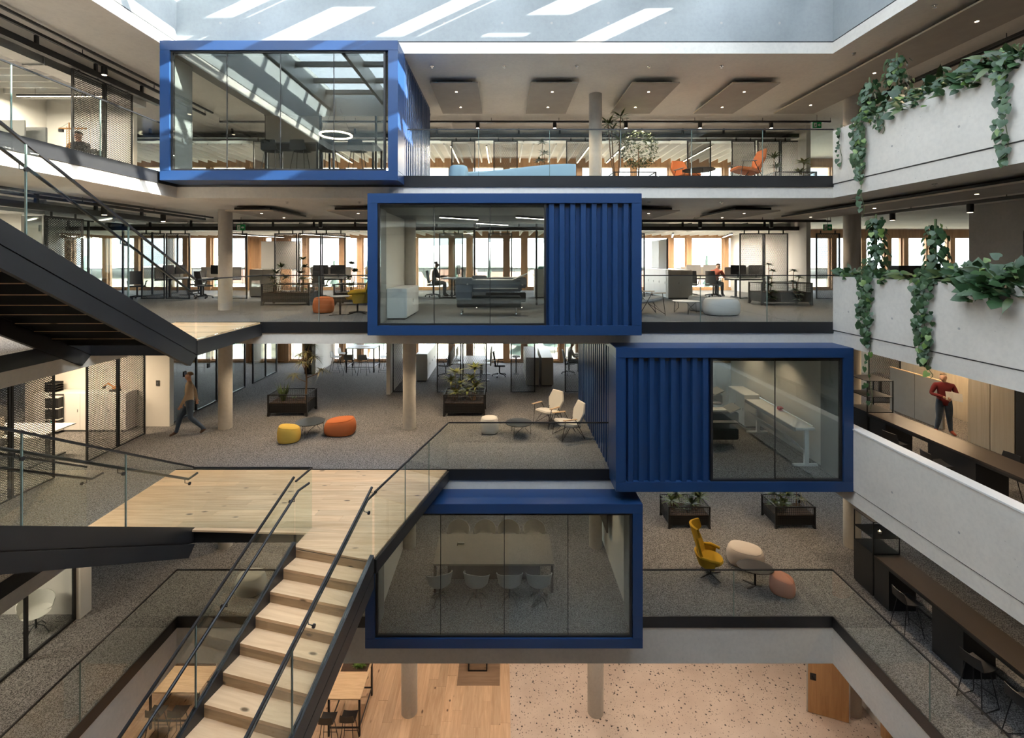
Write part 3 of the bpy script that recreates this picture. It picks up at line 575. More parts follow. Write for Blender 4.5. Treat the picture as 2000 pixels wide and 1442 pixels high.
# ================================================================ BLUE CONTAINER ROOMS
FW = 0.215
def blue_room(label, x0, x1, lv, top, glassx, divs, cladx, yb, sides, back='glass'):
    z0 = LV[lv]-0.20; t = thing('container_room', label, 'glass room', ((x0+x1)/2, YF, z0)); H = top-z0; w_ = (x1-x0)/2; dp = 0.75
    fz = 0.20
    MB().bbox(-w_, w_, 0, dp, 0, FW, 0.006).build('bottom_rail', 'blue_paint', t); MB().bbox(-w_, w_, 0, dp, H-FW, H, 0.006).build('top_rail', 'blue_paint', t)
    for s in (-1, 1): MB().bbox(min(s*w_, s*(w_-FW)), max(s*w_, s*(w_-FW)), 0.001, dp, FW, H-FW, 0.004).build('post', 'blue_paint', t)
    L = yb-YF
    MB().box(-w_+0.02, w_-0.02, dp, L, H-0.14, H-0.02).build('roof', 'blue_paint', t); MB().box(-w_+0.1, w_-0.1, 0.1, L-0.1, H-0.3, H-0.22).build('ceiling_lining', 'dark_grey', t)
    MB().box(-w_+0.13, w_-0.13, 0.12, 0.76, FW-0.06, FW+0.004).build('floor_strip', 'carpet', t)
    for s in (-1, 1): MB().box(min(s*(w_-FW), s*(w_-FW-0.012)), max(s*(w_-FW), s*(w_-FW-0.012)), 0.12, 0.76, FW, H-0.3).build('jamb_lining', 'grey_paint', t)
    # glazed part
    ga, gb = glassx[0]-(x0+x1)/2, glassx[1]-(x0+x1)/2; yg = 0.06
    gf = t; bz0, bz1 = FW, H-FW
    MB().box(ga, gb, yg-0.02, yg+0.05, bz0, bz0+0.045).box(ga, gb, yg-0.02, yg+0.05, bz1-0.035, bz1).box(ga, ga+0.045, yg-0.02, yg+0.05, bz0+0.045, bz1-0.035).box(gb-0.045, gb, yg-0.02, yg+0.05, bz0+0.045, bz1-0.035).build('glazing_frame', 'black_metal', t)
    ed = [ga+0.045]+[d_-(x0+x1)/2 for d_ in divs]+[gb-0.045]
    for a, b in zip(ed, ed[1:]): MB().box(a+0.004, b-0.004, yg, yg+0.02, bz0+0.045, bz1-0.035).build('pane', 'box_glass', t)
    for d_ in ed[1:-1]: MB().box(d_-0.007, d_+0.007, yg-0.002, yg+0.022, bz0+0.045, bz1-0.035).build('joint', 'black_metal', t)
    if cladx:
        ca, cb = cladx[0]-(x0+x1)/2, cladx[1]-(x0+x1)/2
        c = MB().box(ca, cb, 0.11, 0.15, bz0, bz1).build('front_cladding', 'blue_paint', t); n = 8; p = (cb-ca)/n
        rb = MB().hexa([(-p*0.32, 0.112, bz0), (p*0.32, 0.112, bz0), (p*0.22, 0.03, bz0), (-p*0.22, 0.03, bz0)], [(-p*0.32, 0.112, bz1), (p*0.32, 0.112, bz1), (p*0.22, 0.03, bz1), (-p*0.22, 0.03, bz1)]).mesh('rib', 'blue_paint')
        for i in range(n): inst(rb, 'rib', c, (ca+p*(i+0.5), 0, 0))
        MB().box(ca, cb, 0.15, 0.25, bz0, bz1).build('inner_lining', 'white_wall', t)
    # long side walls, corrugated outside, white inside
    for s in sides:
        ya, ybb = 0.75, L
        xs = s*w_; c = MB().box(min(xs-s*0.10, xs-s*0.05), max(xs-s*0.10, xs-s*0.05), ya, ybb, 0.0, H-0.02).build('side_cladding', 'blue_paint', t)
        n = 17; p = (ybb-ya)/n
        lo = [(xs-s*0.052, -p*0.32), (xs-s*0.052, p*0.32), (xs-s*0.004, p*0.22), (xs-s*0.004, -p*0.22)]
        rb = MB().prism(lo, 0.05, H-0.12).mesh('rib', 'blue_paint')
        for i in range(n): inst(rb, 'rib', c, (0, ya+p*(i+0.5), 0))
        MB().box(min(xs-s*0.10, xs-s*0.13), max(xs-s*0.10, xs-s*0.13), 0.75, L, 0.2, H-0.25).build('wall_lining', 'white_wall', t)
    bx = MB()
    for x in (-w_+0.02, -w_/3, w_/3, w_-0.08): bx.box(x, x+0.06, L-0.06, L, 0.2, H-0.2)
    bx.box(-w_, w_, L-0.06, L, H-0.28, H-0.2).build('back_frame', 'black_metal', t)
    if back == 'half': MB().box(-w_+0.08, -w_/3, L-0.12, L-0.06, 0.2, H-0.28).build('back_wall', 'grey_paint', t)
    for a, b in ((-w_+0.08, -w_/3), (w_/3+0.06, w_-0.08)): MB().box(a, b, L-0.04, L-0.02, 0.2, H-0.28).build('back_pane', 'partition_glass', t)
    return t, H
def px(v): return FX(v, YF)
b1, _ = blue_room('uppermost blue framed glass room hanging over the atrium', px(311.5), px(777), 4, ZC+4.785, (px(331), px(752)), [px(440), px(545), px(650)], None, 15.2, (1,), 'half')
b2, _ = blue_room('middle blue framed room with clad right third', px(717.5), px(1253.5), 3, ZC+1.445, (px(737), px(1067)), [px(847), px(957)], (px(1067), px(1234)), 15.6, (-1, 1))
b3, _ = blue_room('right-hand blue framed room with clad left part', px(1203), px(1667.5), 2, ZC-1.935, (px(1390), px(1648)), [px(1517)], (px(1222), px(1390)), 16.0, (-1, 1))
b4, _ = blue_room('lowest blue framed meeting room behind the oak staircase', px(713), px(1255.5), 1, ZC-5.34, (px(733), px(1235)), [px(860), px(985), px(1110)], None, 15.8, (-1, 1))
# ================================================================ FURNITURE MAKERS (front faces local -y)
def pouf(label, loc, rx, ry, h, m, slant=0.0, rz=0.0, group=None):
    t = thing('pouf', label, 'pouf', loc, rz, group); n = 36; rows = []
    prof = [(0.0, 0.02), (0.80, 0.02), (0.90, 0.05), (0.97, 0.16), (1.0, 0.36), (0.99, 0.6), (0.93, 0.80), (0.84, 0.92), (0.70, 0.97), (0.45, 0.995), (0.0, 1.0)]
    for r, z in prof:
        row = []
        for j in range(n):
            a = 2*PI*j/n; c, s = math.cos(a), math.sin(a); k = (abs(c)**2.6+abs(s)**2.6)**(-1/2.6); x, y = c*k*r*rx, s*k*r*ry
            row.append((x*(1-0.08*slant*z), y, h*z*(1+slant*0.5*(x/rx)) if z > 0.1 else h*z))
        rows.append(row)
    MB().grid(rows, True).build('cushion', m, t, True)
    seam = [(p[0]*1.004, p[1]*1.004, p[2]+0.002) for p in rows[7]]; MB().tube(seam+[seam[0]], 0.005, 5, False).build('seam', m, t)
    MB().lathe([(0.0, 0.0), (0.78, 0.0), (0.8, 0.025), (0, 0.025)], 28, ex=rx, ey=ry).build('base_disc', 'black_metal', t); return t
def coffee_table(label, loc, r=0.39, h=0.36, m='gunmetal', rz=0.0):
    t = thing('coffee_table', label, 'table', loc, rz); MB().lathe([(0, h-0.018), (r-0.004, h-0.018), (r, h-0.01), (r-0.003, h), (0, h)], 40).build('tabletop', m, t, True)
    for k in range(3):
        a = 2*PI*k/3; b = a+0.75; p = lambda q, rr, z: (rr*math.cos(q), rr*math.sin(q), z)
        MB().tube([p(a, r*0.86, h-0.02), p(a, r*0.92, 0.008), p(a+0.25, r*0.55, h*0.45), p(b+0.3, r*0.75, h-0.02)], 0.007, 6).build('leg', 'black_metal', t)
    return t
def mk_lounge(pad, arm='oak_small'):
    def f():
        t = thing('lounge_chair', 'x', 'armchair'); 
        def hexpad(name, M, w0, w1, w2, l, th):
            pts = [(-w0, -l/2), (w0, -l/2), (w1, 0.02), (w2, l/2), (-w2, l/2), (-w1, 0.02)]
            lo = [M @ Vector((x*0.94, y*0.94, 0)) for x, y in pts]; mid = [M @ Vector((x, y, th*0.5)) for x, y in pts]; hi = [M @ Vector((x*0.93, y*0.93, th)) for x, y in pts]
            n = 6; mb = MB(); mb.add(lo+mid+hi, [tuple(range(5, -1, -1)), tuple(range(12, 18))]+[(i+6*k, (i+1) % 6+6*k, (i+1) % 6+6*(k+1), i+6*(k+1)) for k in (0, 1) for i in range(6)]); return mb.build(name, pad, t)
        hexpad('seat', Matrix.Translation((0, 0.0, 0.36)) @ Matrix.Rotation(math.radians(-10), 4, 'X'), 0.22, 0.33, 0.24, 0.62, 0.085)
        hexpad('backrest', Matrix.Translation((0, 0.40, 0.66)) @ Matrix.Rotation(math.radians(72), 4, 'X'), 0.20, 0.30, 0.20, 0.58, 0.07)
        for s in (-1, 1):
            MB().bbox(s*0.36-0.035, s*0.36+0.035, -0.28, 0.12, 0.585, 0.605, 0.006).build('armrest', arm, t)
            MB().tube([(s*0.34, -0.20, 0.585), (s*0.30, -0.30, 0.01), (s*0.20, 0.0, 0.34)], 0.009, 6).build('front_leg', 'black_metal', t)
            MB().tube([(s*0.34, 0.08, 0.585), (s*0.28, 0.40, 0.01), (s*0.20, 0.16, 0.33), (s*0.17, 0.44, 0.70)], 0.009, 6).build('rear_leg', 'black_metal', t)
        MB().tube([(-0.29, -0.28, 0.05), (0.0, 0.05, 0.30), (0.29, -0.28, 0.05)], 0.007, 6).build('cross_wire', 'black_metal', t); return t
    return f
P_LG, P_LO = Proto(mk_lounge('light_fabric')), Proto(mk_lounge('orange_fabric', 'grey_paint')); P_LB = Proto(mk_lounge('grey_fabric'))
def shell(rows_fn, n=11, m=9): return [[rows_fn(i/(n-1), -1+2*j/(m-1)) for j in range(m)] for i in range(n)]
def solid(rows, th):
    """thin shell -> closed body"""
    k, n = len(rows), len(rows[0]); mb = MB(); V = [[Vector(p) for p in r] for r in rows]; N = []
    for i in range(k):
        for j in range(n):
            a = V[min(i+1, k-1)][j]-V[max(i-1, 0)][j]; b = V[i][min(j+1, n-1)]-V[i][max(j-1, 0)]; nn = a.cross(b); N.append(nn.normalized() if nn.length > 1e-9 else Vector((0, 0, 1)))
    fr = [V[i][j] for i in range(k) for j in range(n)]; bk = [p+N[q]*th for q, p in enumerate(fr)]; o = k*n; fs = []
    for i in range(k-1):
        for j in range(n-1): a, b, c, d = i*n+j, i*n+j+1, (i+1)*n+j+1, (i+1)*n+j; fs += [(a, b, c, d), (o+d, o+c, o+b, o+a)]
    rim = [j for j in range(n)]+[i*n+n-1 for i in range(1, k)]+[(k-1)*n+j for j in range(n-2, -1, -1)]+[i*n for i in range(k-2, 0, -1)]
    for a, b in zip(rim, rim[1:]+rim[:1]): fs.append((b, a, o+a, o+b))
    mb.add(fr+bk, fs); return mb
def mk_wing():
    t = thing('wing_chair', 'x', 'armchair')
    def back(u, v):   # u 0 bottom .. 1 top
        z = 0.36+u*0.92; w_ = 0.29+0.10*math.sin(min(1, u*1.5)*PI)*(1-u)+(-0.03 if 0.6 < u < 0.75 else 0.04*(u > 0.75)); wrap = 0.10+0.10*(u > 0.74)
        return (v*w_, 0.25+0.28*u-wrap*v*v, z)
    solid(shell(back, 15, 11), -0.06).build('backrest', 'yellow_fabric', t, True)
    MB().lathe([(0, 0.40), (0.30, 0.40), (0.33, 0.44), (0.31, 0.49), (0, 0.50)], 24, 0, 0.0, 1, 0.95).build('seat', 'yellow_fabric', t, True)
    def tub(u, v): a = v*1.9+PI/2; r = 0.30+0.10*u; return (r*1.05*math.cos(a), 0.0+r*math.sin(a), 0.30+u*(0.30-0.06*abs(v)))
    solid(shell(tub, 6, 19), 0.05).build('tub', 'yellow_fabric', t, True)
    for s in (-1, 1):
        MB().tube([(s*0.36, 0.22, 0.60), (s*0.41, 0.0, 0.60), (s*0.36, -0.22, 0.57)], [0.035, 0.045, 0.035], 10).build('armrest', 'yellow_fabric', t, True)
    MB().cyl(0, 0, 0.03, 0.34, 0.025, 12).build('post', 'black_metal', t)
    for k in range(4):
        a = PI/4+k*PI/2; MB().tube([(0, 0, 0.06), (0.33*math.cos(a), 0.33*math.sin(a), 0.014)], [0.022, 0.014], 8).build('foot', 'black_metal', t)
    return t
P_W = Proto(mk_wing)
def side_table(label, loc, rx=0.25, ry=0.25, h=0.5, m='table_grey', rz=0):
    t = thing('side_table', label, 'table', loc, rz); MB().lathe([(0, h-0.02), (0.98, h-0.02), (1, h-0.01), (0.99, h), (0, h)], 36, ex=rx, ey=ry).build('tabletop', m, t, True)
    MB().box(-0.025, 0.025, -0.012, 0.012, 0.012, h-0.02).build('post', 'black_metal', t); MB().beam((0, 0, 0.008), (-0.22, -0.18, 0.008), 0.05, 0.012).beam((0, 0, 0.008), (-0.24, 0.16, 0.008), 0.05, 0.012).beam((0, 0, 0.008), (0.16, 0.0, 0.008), 0.05, 0.012).build('base', 'black_metal', t); return t
def planter(label, loc, w_=1.15, dp=0.8, h=0.68, rz=0, soil=0.40, tint='black_metal'):
    t = thing('planter_box', label, 'planter', loc, rz, 'black mesh planter boxes'); a, b = w_/2, dp/2
    for sx in (-1, 1):
        for sy in (-1, 1): MB().box(sx*a-0.022, sx*a+0.022, sy*b-0.022, sy*b+0.022, 0, h).hexa([(sx*a-0.03, sy*b-0.03, 0), (sx*a+0.03, sy*b-0.03, 0), (sx*a+0.03, sy*b+0.03, 0), (sx*a-0.03, sy*b+0.03, 0)], [(sx*(a-0.03)-0.055, sy*b-0.024, 0.10), (sx*(a-0.03)+0.055, sy*b-0.024, 0.10), (sx*(a-0.03)+0.055, sy*b+0.024, 0.10), (sx*(a-0.03)-0.055, sy*b+0.024, 0.10)]).build('leg', tint, t)
    MB().box(-a, a, -b-0.015, -b+0.015, h-0.03, h).box(-a, a, b-0.015, b+0.015, h-0.03, h).box(-a-0.015, -a+0.015, -b, b, h-0.03, h).box(a-0.015, a+0.015, -b, b, h-0.03, h).build('top_frame', tint, t)
    MB().box(-a+0.012, a-0.012, -b+0.012, b-0.012, 0.10, soil-0.02).build('tub', tint, t); MB().box(-a+0.02, a-0.02, -b+0.02, b-0.02, soil-0.02, soil).build('soil', 'soil', t)
    g = MB()
    for (x0, y0, x1, y1) in ((-a, -b, a, -b), (a, -b, a, b), (a, b, -a, b), (-a, b, -a, -b)):
        L = math.hypot(x1-x0, y1-y0); n = int(L/0.06)
        for i in range(n+1): x, y = x0+(x1-x0)*i/n, y0+(y1-y0)*i/n; g.box(x-0.003, x+0.003, y-0.003, y+0.003, 0.10, h-0.02)
        for i in range(10): z = 0.12+i*(h-0.14)/10; g.beam((x0, y0, z), (x1, y1, z), 0.006, 0.006)
    g.build('grille', tint, t, kind='stuff'); return t
# ---------------------------------------------------------------- plants
def blade_mesh(name, L, w_, droop, m, fold=0.15):
    rows = []
    for i in range(7):
        u = i/6; ww = w_*math.sin(min(1, u*1.25+0.12)*PI)**0.7*(1-u*0.5) if u < 1 else 0.001
        x = L*(u-0.15*droop*u*u); z = -droop*L*u*u*0.6
        rows.append([(x, -ww, z+ww*fold), (x, 0, z), (x, ww, z+ww*fold)])
    return MB().grid(rows).mesh(name, m, True)
def heart_mesh(name, s, m):
    o = [(0, 0), (-0.12, 0.26), (0.02, 0.44), (0.30, 0.47), (0.62, 0.30), (1.0, 0.0), (0.62, -0.30), (0.30, -0.47), (0.02, -0.44), (-0.12, -0.26)]
    v = [(0.32*s, 0, 0.0)]+[(x*s, y*s, (-0.10*abs(y)-0.10*x*x)*s) for x, y in o]
    mb = MB(); mb.add(v, [(0, i, i+1) for i in range(1, 10)]+[(0, 10, 1)]); return mb.mesh(name, m, True)
LB = {'palm': blade_mesh('leaf_palm', 0.46, 0.028, 0.55, 'leaf_palm'), 'dry': blade_mesh('leaf_strap', 0.50, 0.018, 1.15, 'leaf_dry'), 'broad': blade_mesh('leaf_broad', 0.36, 0.05, 0.4, 'leaf_palm'), 'sword': blade_mesh('leaf_sword', 0.75, 0.045, 0.05, 'leaf_palm', 0.4),
      'light': blade_mesh('leaf_light', 0.26, 0.03, 0.5, 'leaf_light'), 'yellow': blade_mesh('leaf_variegated', 0.34, 0.034, 0.6, 'leaf_yellow')}
HB = [heart_mesh('leaf_heart', 0.125, 'leaf_ivy'), heart_mesh('leaf_heart_small', 0.085, 'leaf_ivy'), heart_mesh('leaf_heart_light', 0.11, 'leaf_light'), heart_mesh('leaf_big', 0.19, 'leaf_ivy')]
def frame_m(p, tip, nrm, s=1.0):
    x = Vector(tip).normalized(); z = Vector(nrm); z = (z-x*z.dot(x)); z = z.normalized() if z.length > 1e-4 else x.orthogonal().normalized(); y = z.cross(x)
    M = Matrix(((x.x, y.x, z.x, p[0]), (x.y, y.y, z.y, p[1]), (x.z, y.z, z.z, p[2]), (0, 0, 0, 1))); return M @ Matrix.Scale(s, 4)
def rosette(par, c, n, me, s=1.0, up=0.5, var=0.35):
    for i in range(n):
        a = 2.399*i+random.uniform(-.2, .2); el = up+var*(i/n*2-1)+random.uniform(-.1, .1); el = min(1.4, el)
        tip = (math.cos(a)*math.cos(el), math.sin(a)*math.cos(el), math.sin(el))
        instm(me, 'leaf', par, frame_m(c, tip, (0, 0, 1) if abs(el) < 1.2 else (math.cos(a+PI), math.sin(a+PI), .2), s*random.uniform(0.8, 1.15)))
def plant(label, loc, stems, leaf, n=16, s=1.0, up=0.6, cat='plant', stemr=0.012, stem_m='bark', name='potted_plant', trunk=None):
    t = thing(name, label, cat, loc)
    if trunk: MB().tube([(0, 0, -0.02), (0.03, 0, trunk*0.5), (0, 0, trunk)], [0.04, 0.028, 0.022], 9).build('trunk', stem_m, t, True)
    for (x, y, z) in stems:
        if trunk: MB().tube([(0, 0, min(trunk-0.1, z*0.7)), (x*0.7, y*0.7, z-0.12), (x, y, z)], 0.012, 6).build('branch', stem_m, t, True)
        else: MB().tube([(x*0.3, y*0.3, -0.02), (x*0.8+random.uniform(-.02, .02), y*0.8, z*0.55), (x, y, z)], [stemr*1.3, stemr, stemr*0.7], 7).build('stem', stem_m, t, True)
        rosette(t, (x, y, z), n, LB[leaf], s, up)
    return t
def vine(label, x, y, zpole, zrail, zbot, wd=0.09, dens=30, poleoff=0.14, light=0.05):
    t = thing('hanging_vine', label, 'vine', (x, y, zrail)); 
    if zpole:
        MB().tube([(poleoff, 0, -0.3), (poleoff, 0, zpole-zrail)], 0.02, 8).build('moss_pole', 'stem', t)
        for i in range(int((zpole-zrail)*dens*1.5)):
            a = random.uniform(0, 2*PI); z = random.uniform(-0.05, zpole-zrail-0.08); r = random.uniform(0.5, 1.0)*wd*(1.25-0.45*z/(zpole-zrail)); d_ = Vector((math.cos(a), math.sin(a), 0))
            instm(random.choice(HB[:2]) if random.random() > light else HB[2], 'leaf', t, frame_m(Vector((poleoff, 0, z))+d_*r, d_*0.35+Vector((0, 0, -1))+Vector((random.uniform(-.4, .4), random.uniform(-.4, .4), 0)), d_+Vector((-.2, -.4, .5)), random.uniform(0.8, 1.15)))
    L = zrail-zbot; pts = [(poleoff, 0, 0.02), (-0.03, 0, 0.06)]+[(-0.05+0.02*math.sin(i*1.1), 0.05*math.sin(i*0.8), -L*i/8) for i in range(1, 9)]
    MB().tube(pts, 0.006, 5).build('stem', 'stem', t, True)
    for i in range(int(L*dens)):
        u = (i+random.random())/max(1, L*dens); z = 0.08-u*(L+0.05); k = 1.0-0.75*max(0, u-0.65)/0.35
        p = Vector((-0.07-random.uniform(0, 0.08)*k, random.uniform(-1, 1)*wd*k, z)); tip = Vector((random.uniform(-.5, .1), random.uniform(-.7, .7), -1)); nn = Vector((-1, -0.55+random.uniform(-.5, .5), 0.5))
        instm(random.choice(HB[:2]) if random.random() > light else HB[2], 'leaf', t, frame_m(p, tip, nn, random.uniform(0.75, 1.15)))
    return t
# ---------------------------------------------------------------- office furniture
def mk_office(m='dark_grey'):
    def f():
        t = thing('office_chair', 'x', 'office chair')
        MB().bbox(-0.24, 0.24, -0.24, 0.22, 0.44, 0.50, 0.02).build('seat', m, t)
        solid(shell(lambda u, v: (v*(0.22-0.03*u), 0.22+0.08*u-0.05*v*v, 0.52+u*0.50), 7, 7), -0.03).build('backrest', m, t, True)
        for s in (-1, 1): MB().tube([(s*0.25, 0.1, 0.46), (s*0.29, 0.05, 0.66), (s*0.29, -0.15, 0.66)], 0.018, 6).build('armrest', 'black_metal', t)
        MB().cyl(0, 0, 0.08, 0.44, 0.028, 10).build('gas_lift', 'black_metal', t)
        for k in range(5):
            a = 2*PI*k/5+0.3; x, y = 0.3*math.cos(a), 0.3*math.sin(a); l = MB().tube([(0, 0, 0.12), (x, y, 0.07)], [0.025, 0.016], 6).build('star_leg', 'black_metal', t); MB().tube([(x-0.02, y, 0.028), (x+0.02, y, 0.028)], 0.028, 10).build('caster', 'black_metal', l)
        return t
    return f
P_OC = Proto(mk_office())
def mk_monitor(m='screen'):
    def f():
        t = thing('monitor', 'x', 'monitor'); MB().bbox(-0.30, 0.30, -0.015, 0.015, 0.14, 0.50, 0.006).build('screen', m, t); MB().box(-0.025, 0.025, 0.015, 0.035, 0.01, 0.32).build('stand', 'gunmetal', t); MB().box(-0.12, 0.12, -0.08, 0.10, 0, 0.012).build('foot', 'gunmetal', t); return t
    return f
P_M, P_MG = Proto(mk_monitor()), Proto(mk_monitor('grey_paint'))
def desk(label, loc, w_=1.6, dp=0.8, rz=0, screen=True, top='white_lacquer', scm='grey_screen', h=0.74):
    t = thing('desk', label, 'desk', loc, rz); MB().box(-w_/2, w_/2, -dp/2, dp/2, h-0.025, h).build('tabletop', top, t)
    for s in (-1, 1): MB().box(s*(w_/2-0.25)-0.04, s*(w_/2-0.25)+0.04, -0.03, 0.03, 0.03, h-0.025).box(s*(w_/2-0.25)-0.035, s*(w_/2-0.25)+0.035, -dp/2+0.05, dp/2-0.05, 0, 0.03).build('leg', 'black_metal', t)
    MB().box(-w_/2+0.25, w_/2-0.25, -0.02, 0.02, h-0.09, h-0.04).build('crossbar', 'black_metal', t)
    if screen: MB().bbox(-w_/2, w_/2, dp/2-0.02, dp/2+0.03, h-0.1, h+0.42, 0.01).build('divider', scm, t)
    return t
def cabinet(label, loc, w_=1.2, dp=0.45, h=1.1, rz=0, m='white_lacquer', doors=2, open_=None, name='cabinet'):
    t = thing(name, label, 'cabinet', loc, rz); MB().box(-w_/2, w_/2, -dp/2+0.02, dp/2, 0.04, h).build('body', m, t); MB().box(-w_/2+0.02, w_/2-0.02, -dp/2+0.05, dp/2-0.02, 0, 0.04).build('plinth', 'dark_grey', t)
    p = w_/doors
    for i in range(doors):
        x = -w_/2+i*p
        if open_ is not None and i in open_: continue
        d_ = MB().box(x+0.004, x+p-0.004, -dp/2, -dp/2+0.018, 0.06, h-0.01).build('door', m, t); MB().tube([(x+p-0.06, -dp/2-0.015, h*0.55-0.04), (x+p-0.06, -dp/2-0.015, h*0.55+0.04)], 0.006, 6).build('handle', 'black_metal', d_)
    return t
def mk_stool(m='shell_grey', leg='black_metal', h=0.65):
    def f():
        t = thing('bar_stool', 'x', 'bar stool')
        def sf(u, v):   # front edge to top of back
            if u < 0.5: q = u/0.5; return (v*0.20, -0.20+0.36*q, h+0.02*v*v-0.02*math.sin(q*PI))
            q = (u-0.5)/0.5; return (v*(0.20-0.03*q), 0.16+0.07*q-0.03*v*v*q, h+0.02*v*v*(1-q)+0.24*q)
        solid(shell(sf, 11, 7), -0.014).build('shell', m, t, True)
        for s in (-1, 1): MB().tube([(s*0.12, -0.10, h), (s*0.20, -0.22, 0.012), (s*0.20, 0.22, 0.012), (s*0.12, 0.10, h)], 0.009, 6).build('sled_leg', leg, t)
        MB().tube([(-0.19, -0.19, 0.20), (0.19, -0.19, 0.20)], 0.008, 6).build('footrest', leg, t); return t
    return f
P_ST, P_SB = Proto(mk_stool()), Proto(mk_stool('black_metal', 'black_metal', 0.72))
def mk_shell(m):
    def f():
        t = thing('shell_chair', 'x', 'chair')
        def sf(u, v):
            a = v*1.75+PI/2
            if u < 0.4: q = u/0.4; r = 0.06+0.20*q; return (r*math.cos(a)*1.05, r*math.sin(a)-0.02, 0.43+0.03*q*q)
            q = (u-0.4)/0.6; k = 1-0.45*abs(v)**1.5; r = 0.26+0.05*q; return (r*1.05*math.cos(a), r*math.sin(a)*1.0-0.02, 0.46+0.36*q*k)
        solid(shell(sf, 10, 17), 0.014).build('shell', m, t, True)
        MB().lathe([(0, 0.42), (0.20, 0.42), (0.24, 0.445), (0, 0.45)], 22, 0, -0.03, 1.05, 1.0).build('seat', m, t, True); MB().cyl(0, 0, 0.10, 0.43, 0.02, 10).build('post', 'gunmetal', t)
        for k in range(4):
            a = PI/4+k*PI/2; MB().tube([(0, 0, 0.20), (0.16*math.cos(a), 0.16*math.sin(a), 0.15), (0.27*math.cos(a), 0.27*math.sin(a), 0.0)], 0.012, 6).build('leg', 'gunmetal', t)
        return t
    return f
P_SW, P_SG = Proto(mk_shell('shell_white')), Proto(mk_shell('shell_grey'))
_mesh = {}
def mesh_panel(label, loc, w_=0.95, h=2.42, rz=0, group='black expanded-metal sliding panels'):
    t = thing('mesh_panel', label, 'mesh panel', loc, rz, group); key = (round(w_, 2), h)
    if key not in _mesh:
        fr = MB().box(-w_/2, w_/2, -0.018, 0.018, 0.02, 0.055).box(-w_/2, w_/2, -0.018, 0.018, h-0.04, h).box(-w_/2, -w_/2+0.04, -0.018, 0.018, 0.055, h-0.04).box(w_/2-0.04, w_/2, -0.018, 0.018, 0.055, h-0.04)
        g = MB(); a, px_, pz_ = w_/2-0.04, 0.066, 0.05; z0, z1 = 0.055, h-0.04; k = pz_/px_
        c = z0-k*a*2
        while c < z1+k*a*2:
            for s in (1, -1):
                xa, xb = -a, a; f = lambda x: c+s*k*x
                if s > 0: lo, hi = max(-a, (z0-c)/k), min(a, (z1-c)/k)
                else: lo, hi = max(-a, (c-z1)/k), min(a, (c-z0)/k)
                if hi-lo > 0.01: g.beam((lo, 0, f(lo)), (hi, 0, f(hi)), 0.006, 0.011)
            c += pz_
        _mesh[key] = (fr.mesh('frame', 'black_metal'), g.mesh('mesh_infill', 'black_metal'))
    inst(_mesh[key][0], 'frame', t); inst(_mesh[key][1], 'mesh_infill', t)['kind'] = 'stuff'
    MB().box(-w_*0.3-0.02, -w_*0.3+0.02, -0.01, 0.01, h, h+0.10).box(w_*0.3-0.02, w_*0.3+0.02, -0.01, 0.01, h, h+0.10).build('hanger', 'black_metal', t); return t
def linear_lamp(label, a, b, z, power=0.0, m='lamp_strip', c=(1.0, 0.86, 0.68)):
    t = thing('linear_lamp', label, 'lamp', (*a, z), 0, 'linear pendant lamps'); v = (b[0]-a[0], b[1]-a[1], 0)
    MB().beam((0, 0, 0.03), (v[0], v[1], 0.03), 0.06, 0.05).build('housing', 'black_metal', t); MB().beam((0, 0, 0.0), (v[0], v[1], 0.0), 0.045, 0.01).build('diffuser', m, t); MB().tube([(v[0]*.2, v[1]*.2, 0.05), (v[0]*.2, v[1]*.2, 0.4)], 0.004, 5).tube([(v[0]*.8, v[1]*.8, 0.05), (v[0]*.8, v[1]*.8, 0.4)], 0.004, 5).build('cable', 'black_metal', t)
    if power:
        d_ = bpy.data.lights.new('lamp_area', 'AREA'); d_.shape = 'RECTANGLE'; d_.size = math.hypot(v[0], v[1]); d_.size_y = 0.08; d_.energy = power; d_.color = c
        o = bpy.data.objects.new('lamp_area', d_); COL.objects.link(o); o.parent = t; o.location = (v[0]/2, v[1]/2, -0.02); o.rotation_euler = (0, 0, math.atan2(v[1], v[0]))
def exit_sign(label, loc, rz=0):
    t = thing('exit_sign', label, 'sign', loc, rz); MB().box(-0.14, 0.14, -0.012, 0.012, 0, 0.2).build('panel', 'sign_green', t); MB().tube([(0, 0, 0.2), (0, 0, 0.44)], 0.006, 6).build('rod', 'black_metal', t)
    MB().box(-0.115, -0.015, -0.016, -0.011, 0.025, 0.175).build('door_symbol', 'sign_white', t)
    MB().add([(0.02,-0.0145,0.075),(0.065,-0.0145,0.075),(0.065,-0.0145,0.045),(0.12,-0.0145,0.10),(0.065,-0.0145,0.155),(0.065,-0.0145,0.125),(0.02,-0.0145,0.125)], [(0,1,2,3,4,5,6)]).build('arrow', 'sign_white', t)
    MB().tube([(-0.05, -0.0175, 0.15), (-0.05, -0.0175, 0.151)], 0.013, 8).beam((-0.052, -0.0175, 0.13), (-0.068, -0.0175, 0.085), 0.004, 0.02).beam((-0.068, -0.0175, 0.085), (-0.04, -0.0175, 0.06), 0.004, 0.014).beam((-0.068, -0.0175, 0.085), (-0.092, -0.0175, 0.05), 0.004, 0.014).beam((-0.05, -0.0175, 0.12), (-0.03, -0.0175, 0.105), 0.004, 0.012).build('runner_symbol', 'sign_green', t)
def papers(label, loc, rz=0, w_=0.3, d_=0.21, n=3):
    t = thing('paper_sheets', label, 'papers', loc, rz)
    for i in range(n):
        a = random.uniform(-.3, .3); c, s = math.cos(a), math.sin(a); P = [(x*c-y*s+i*0.03, x*s+y*c) for x, y in ((-w_/2, -d_/2), (w_/2, -d_/2), (w_/2, d_/2), (-w_/2, d_/2))]; MB().prism(P, i*0.003, i*0.003+0.002).build('sheet', 'paper', t)

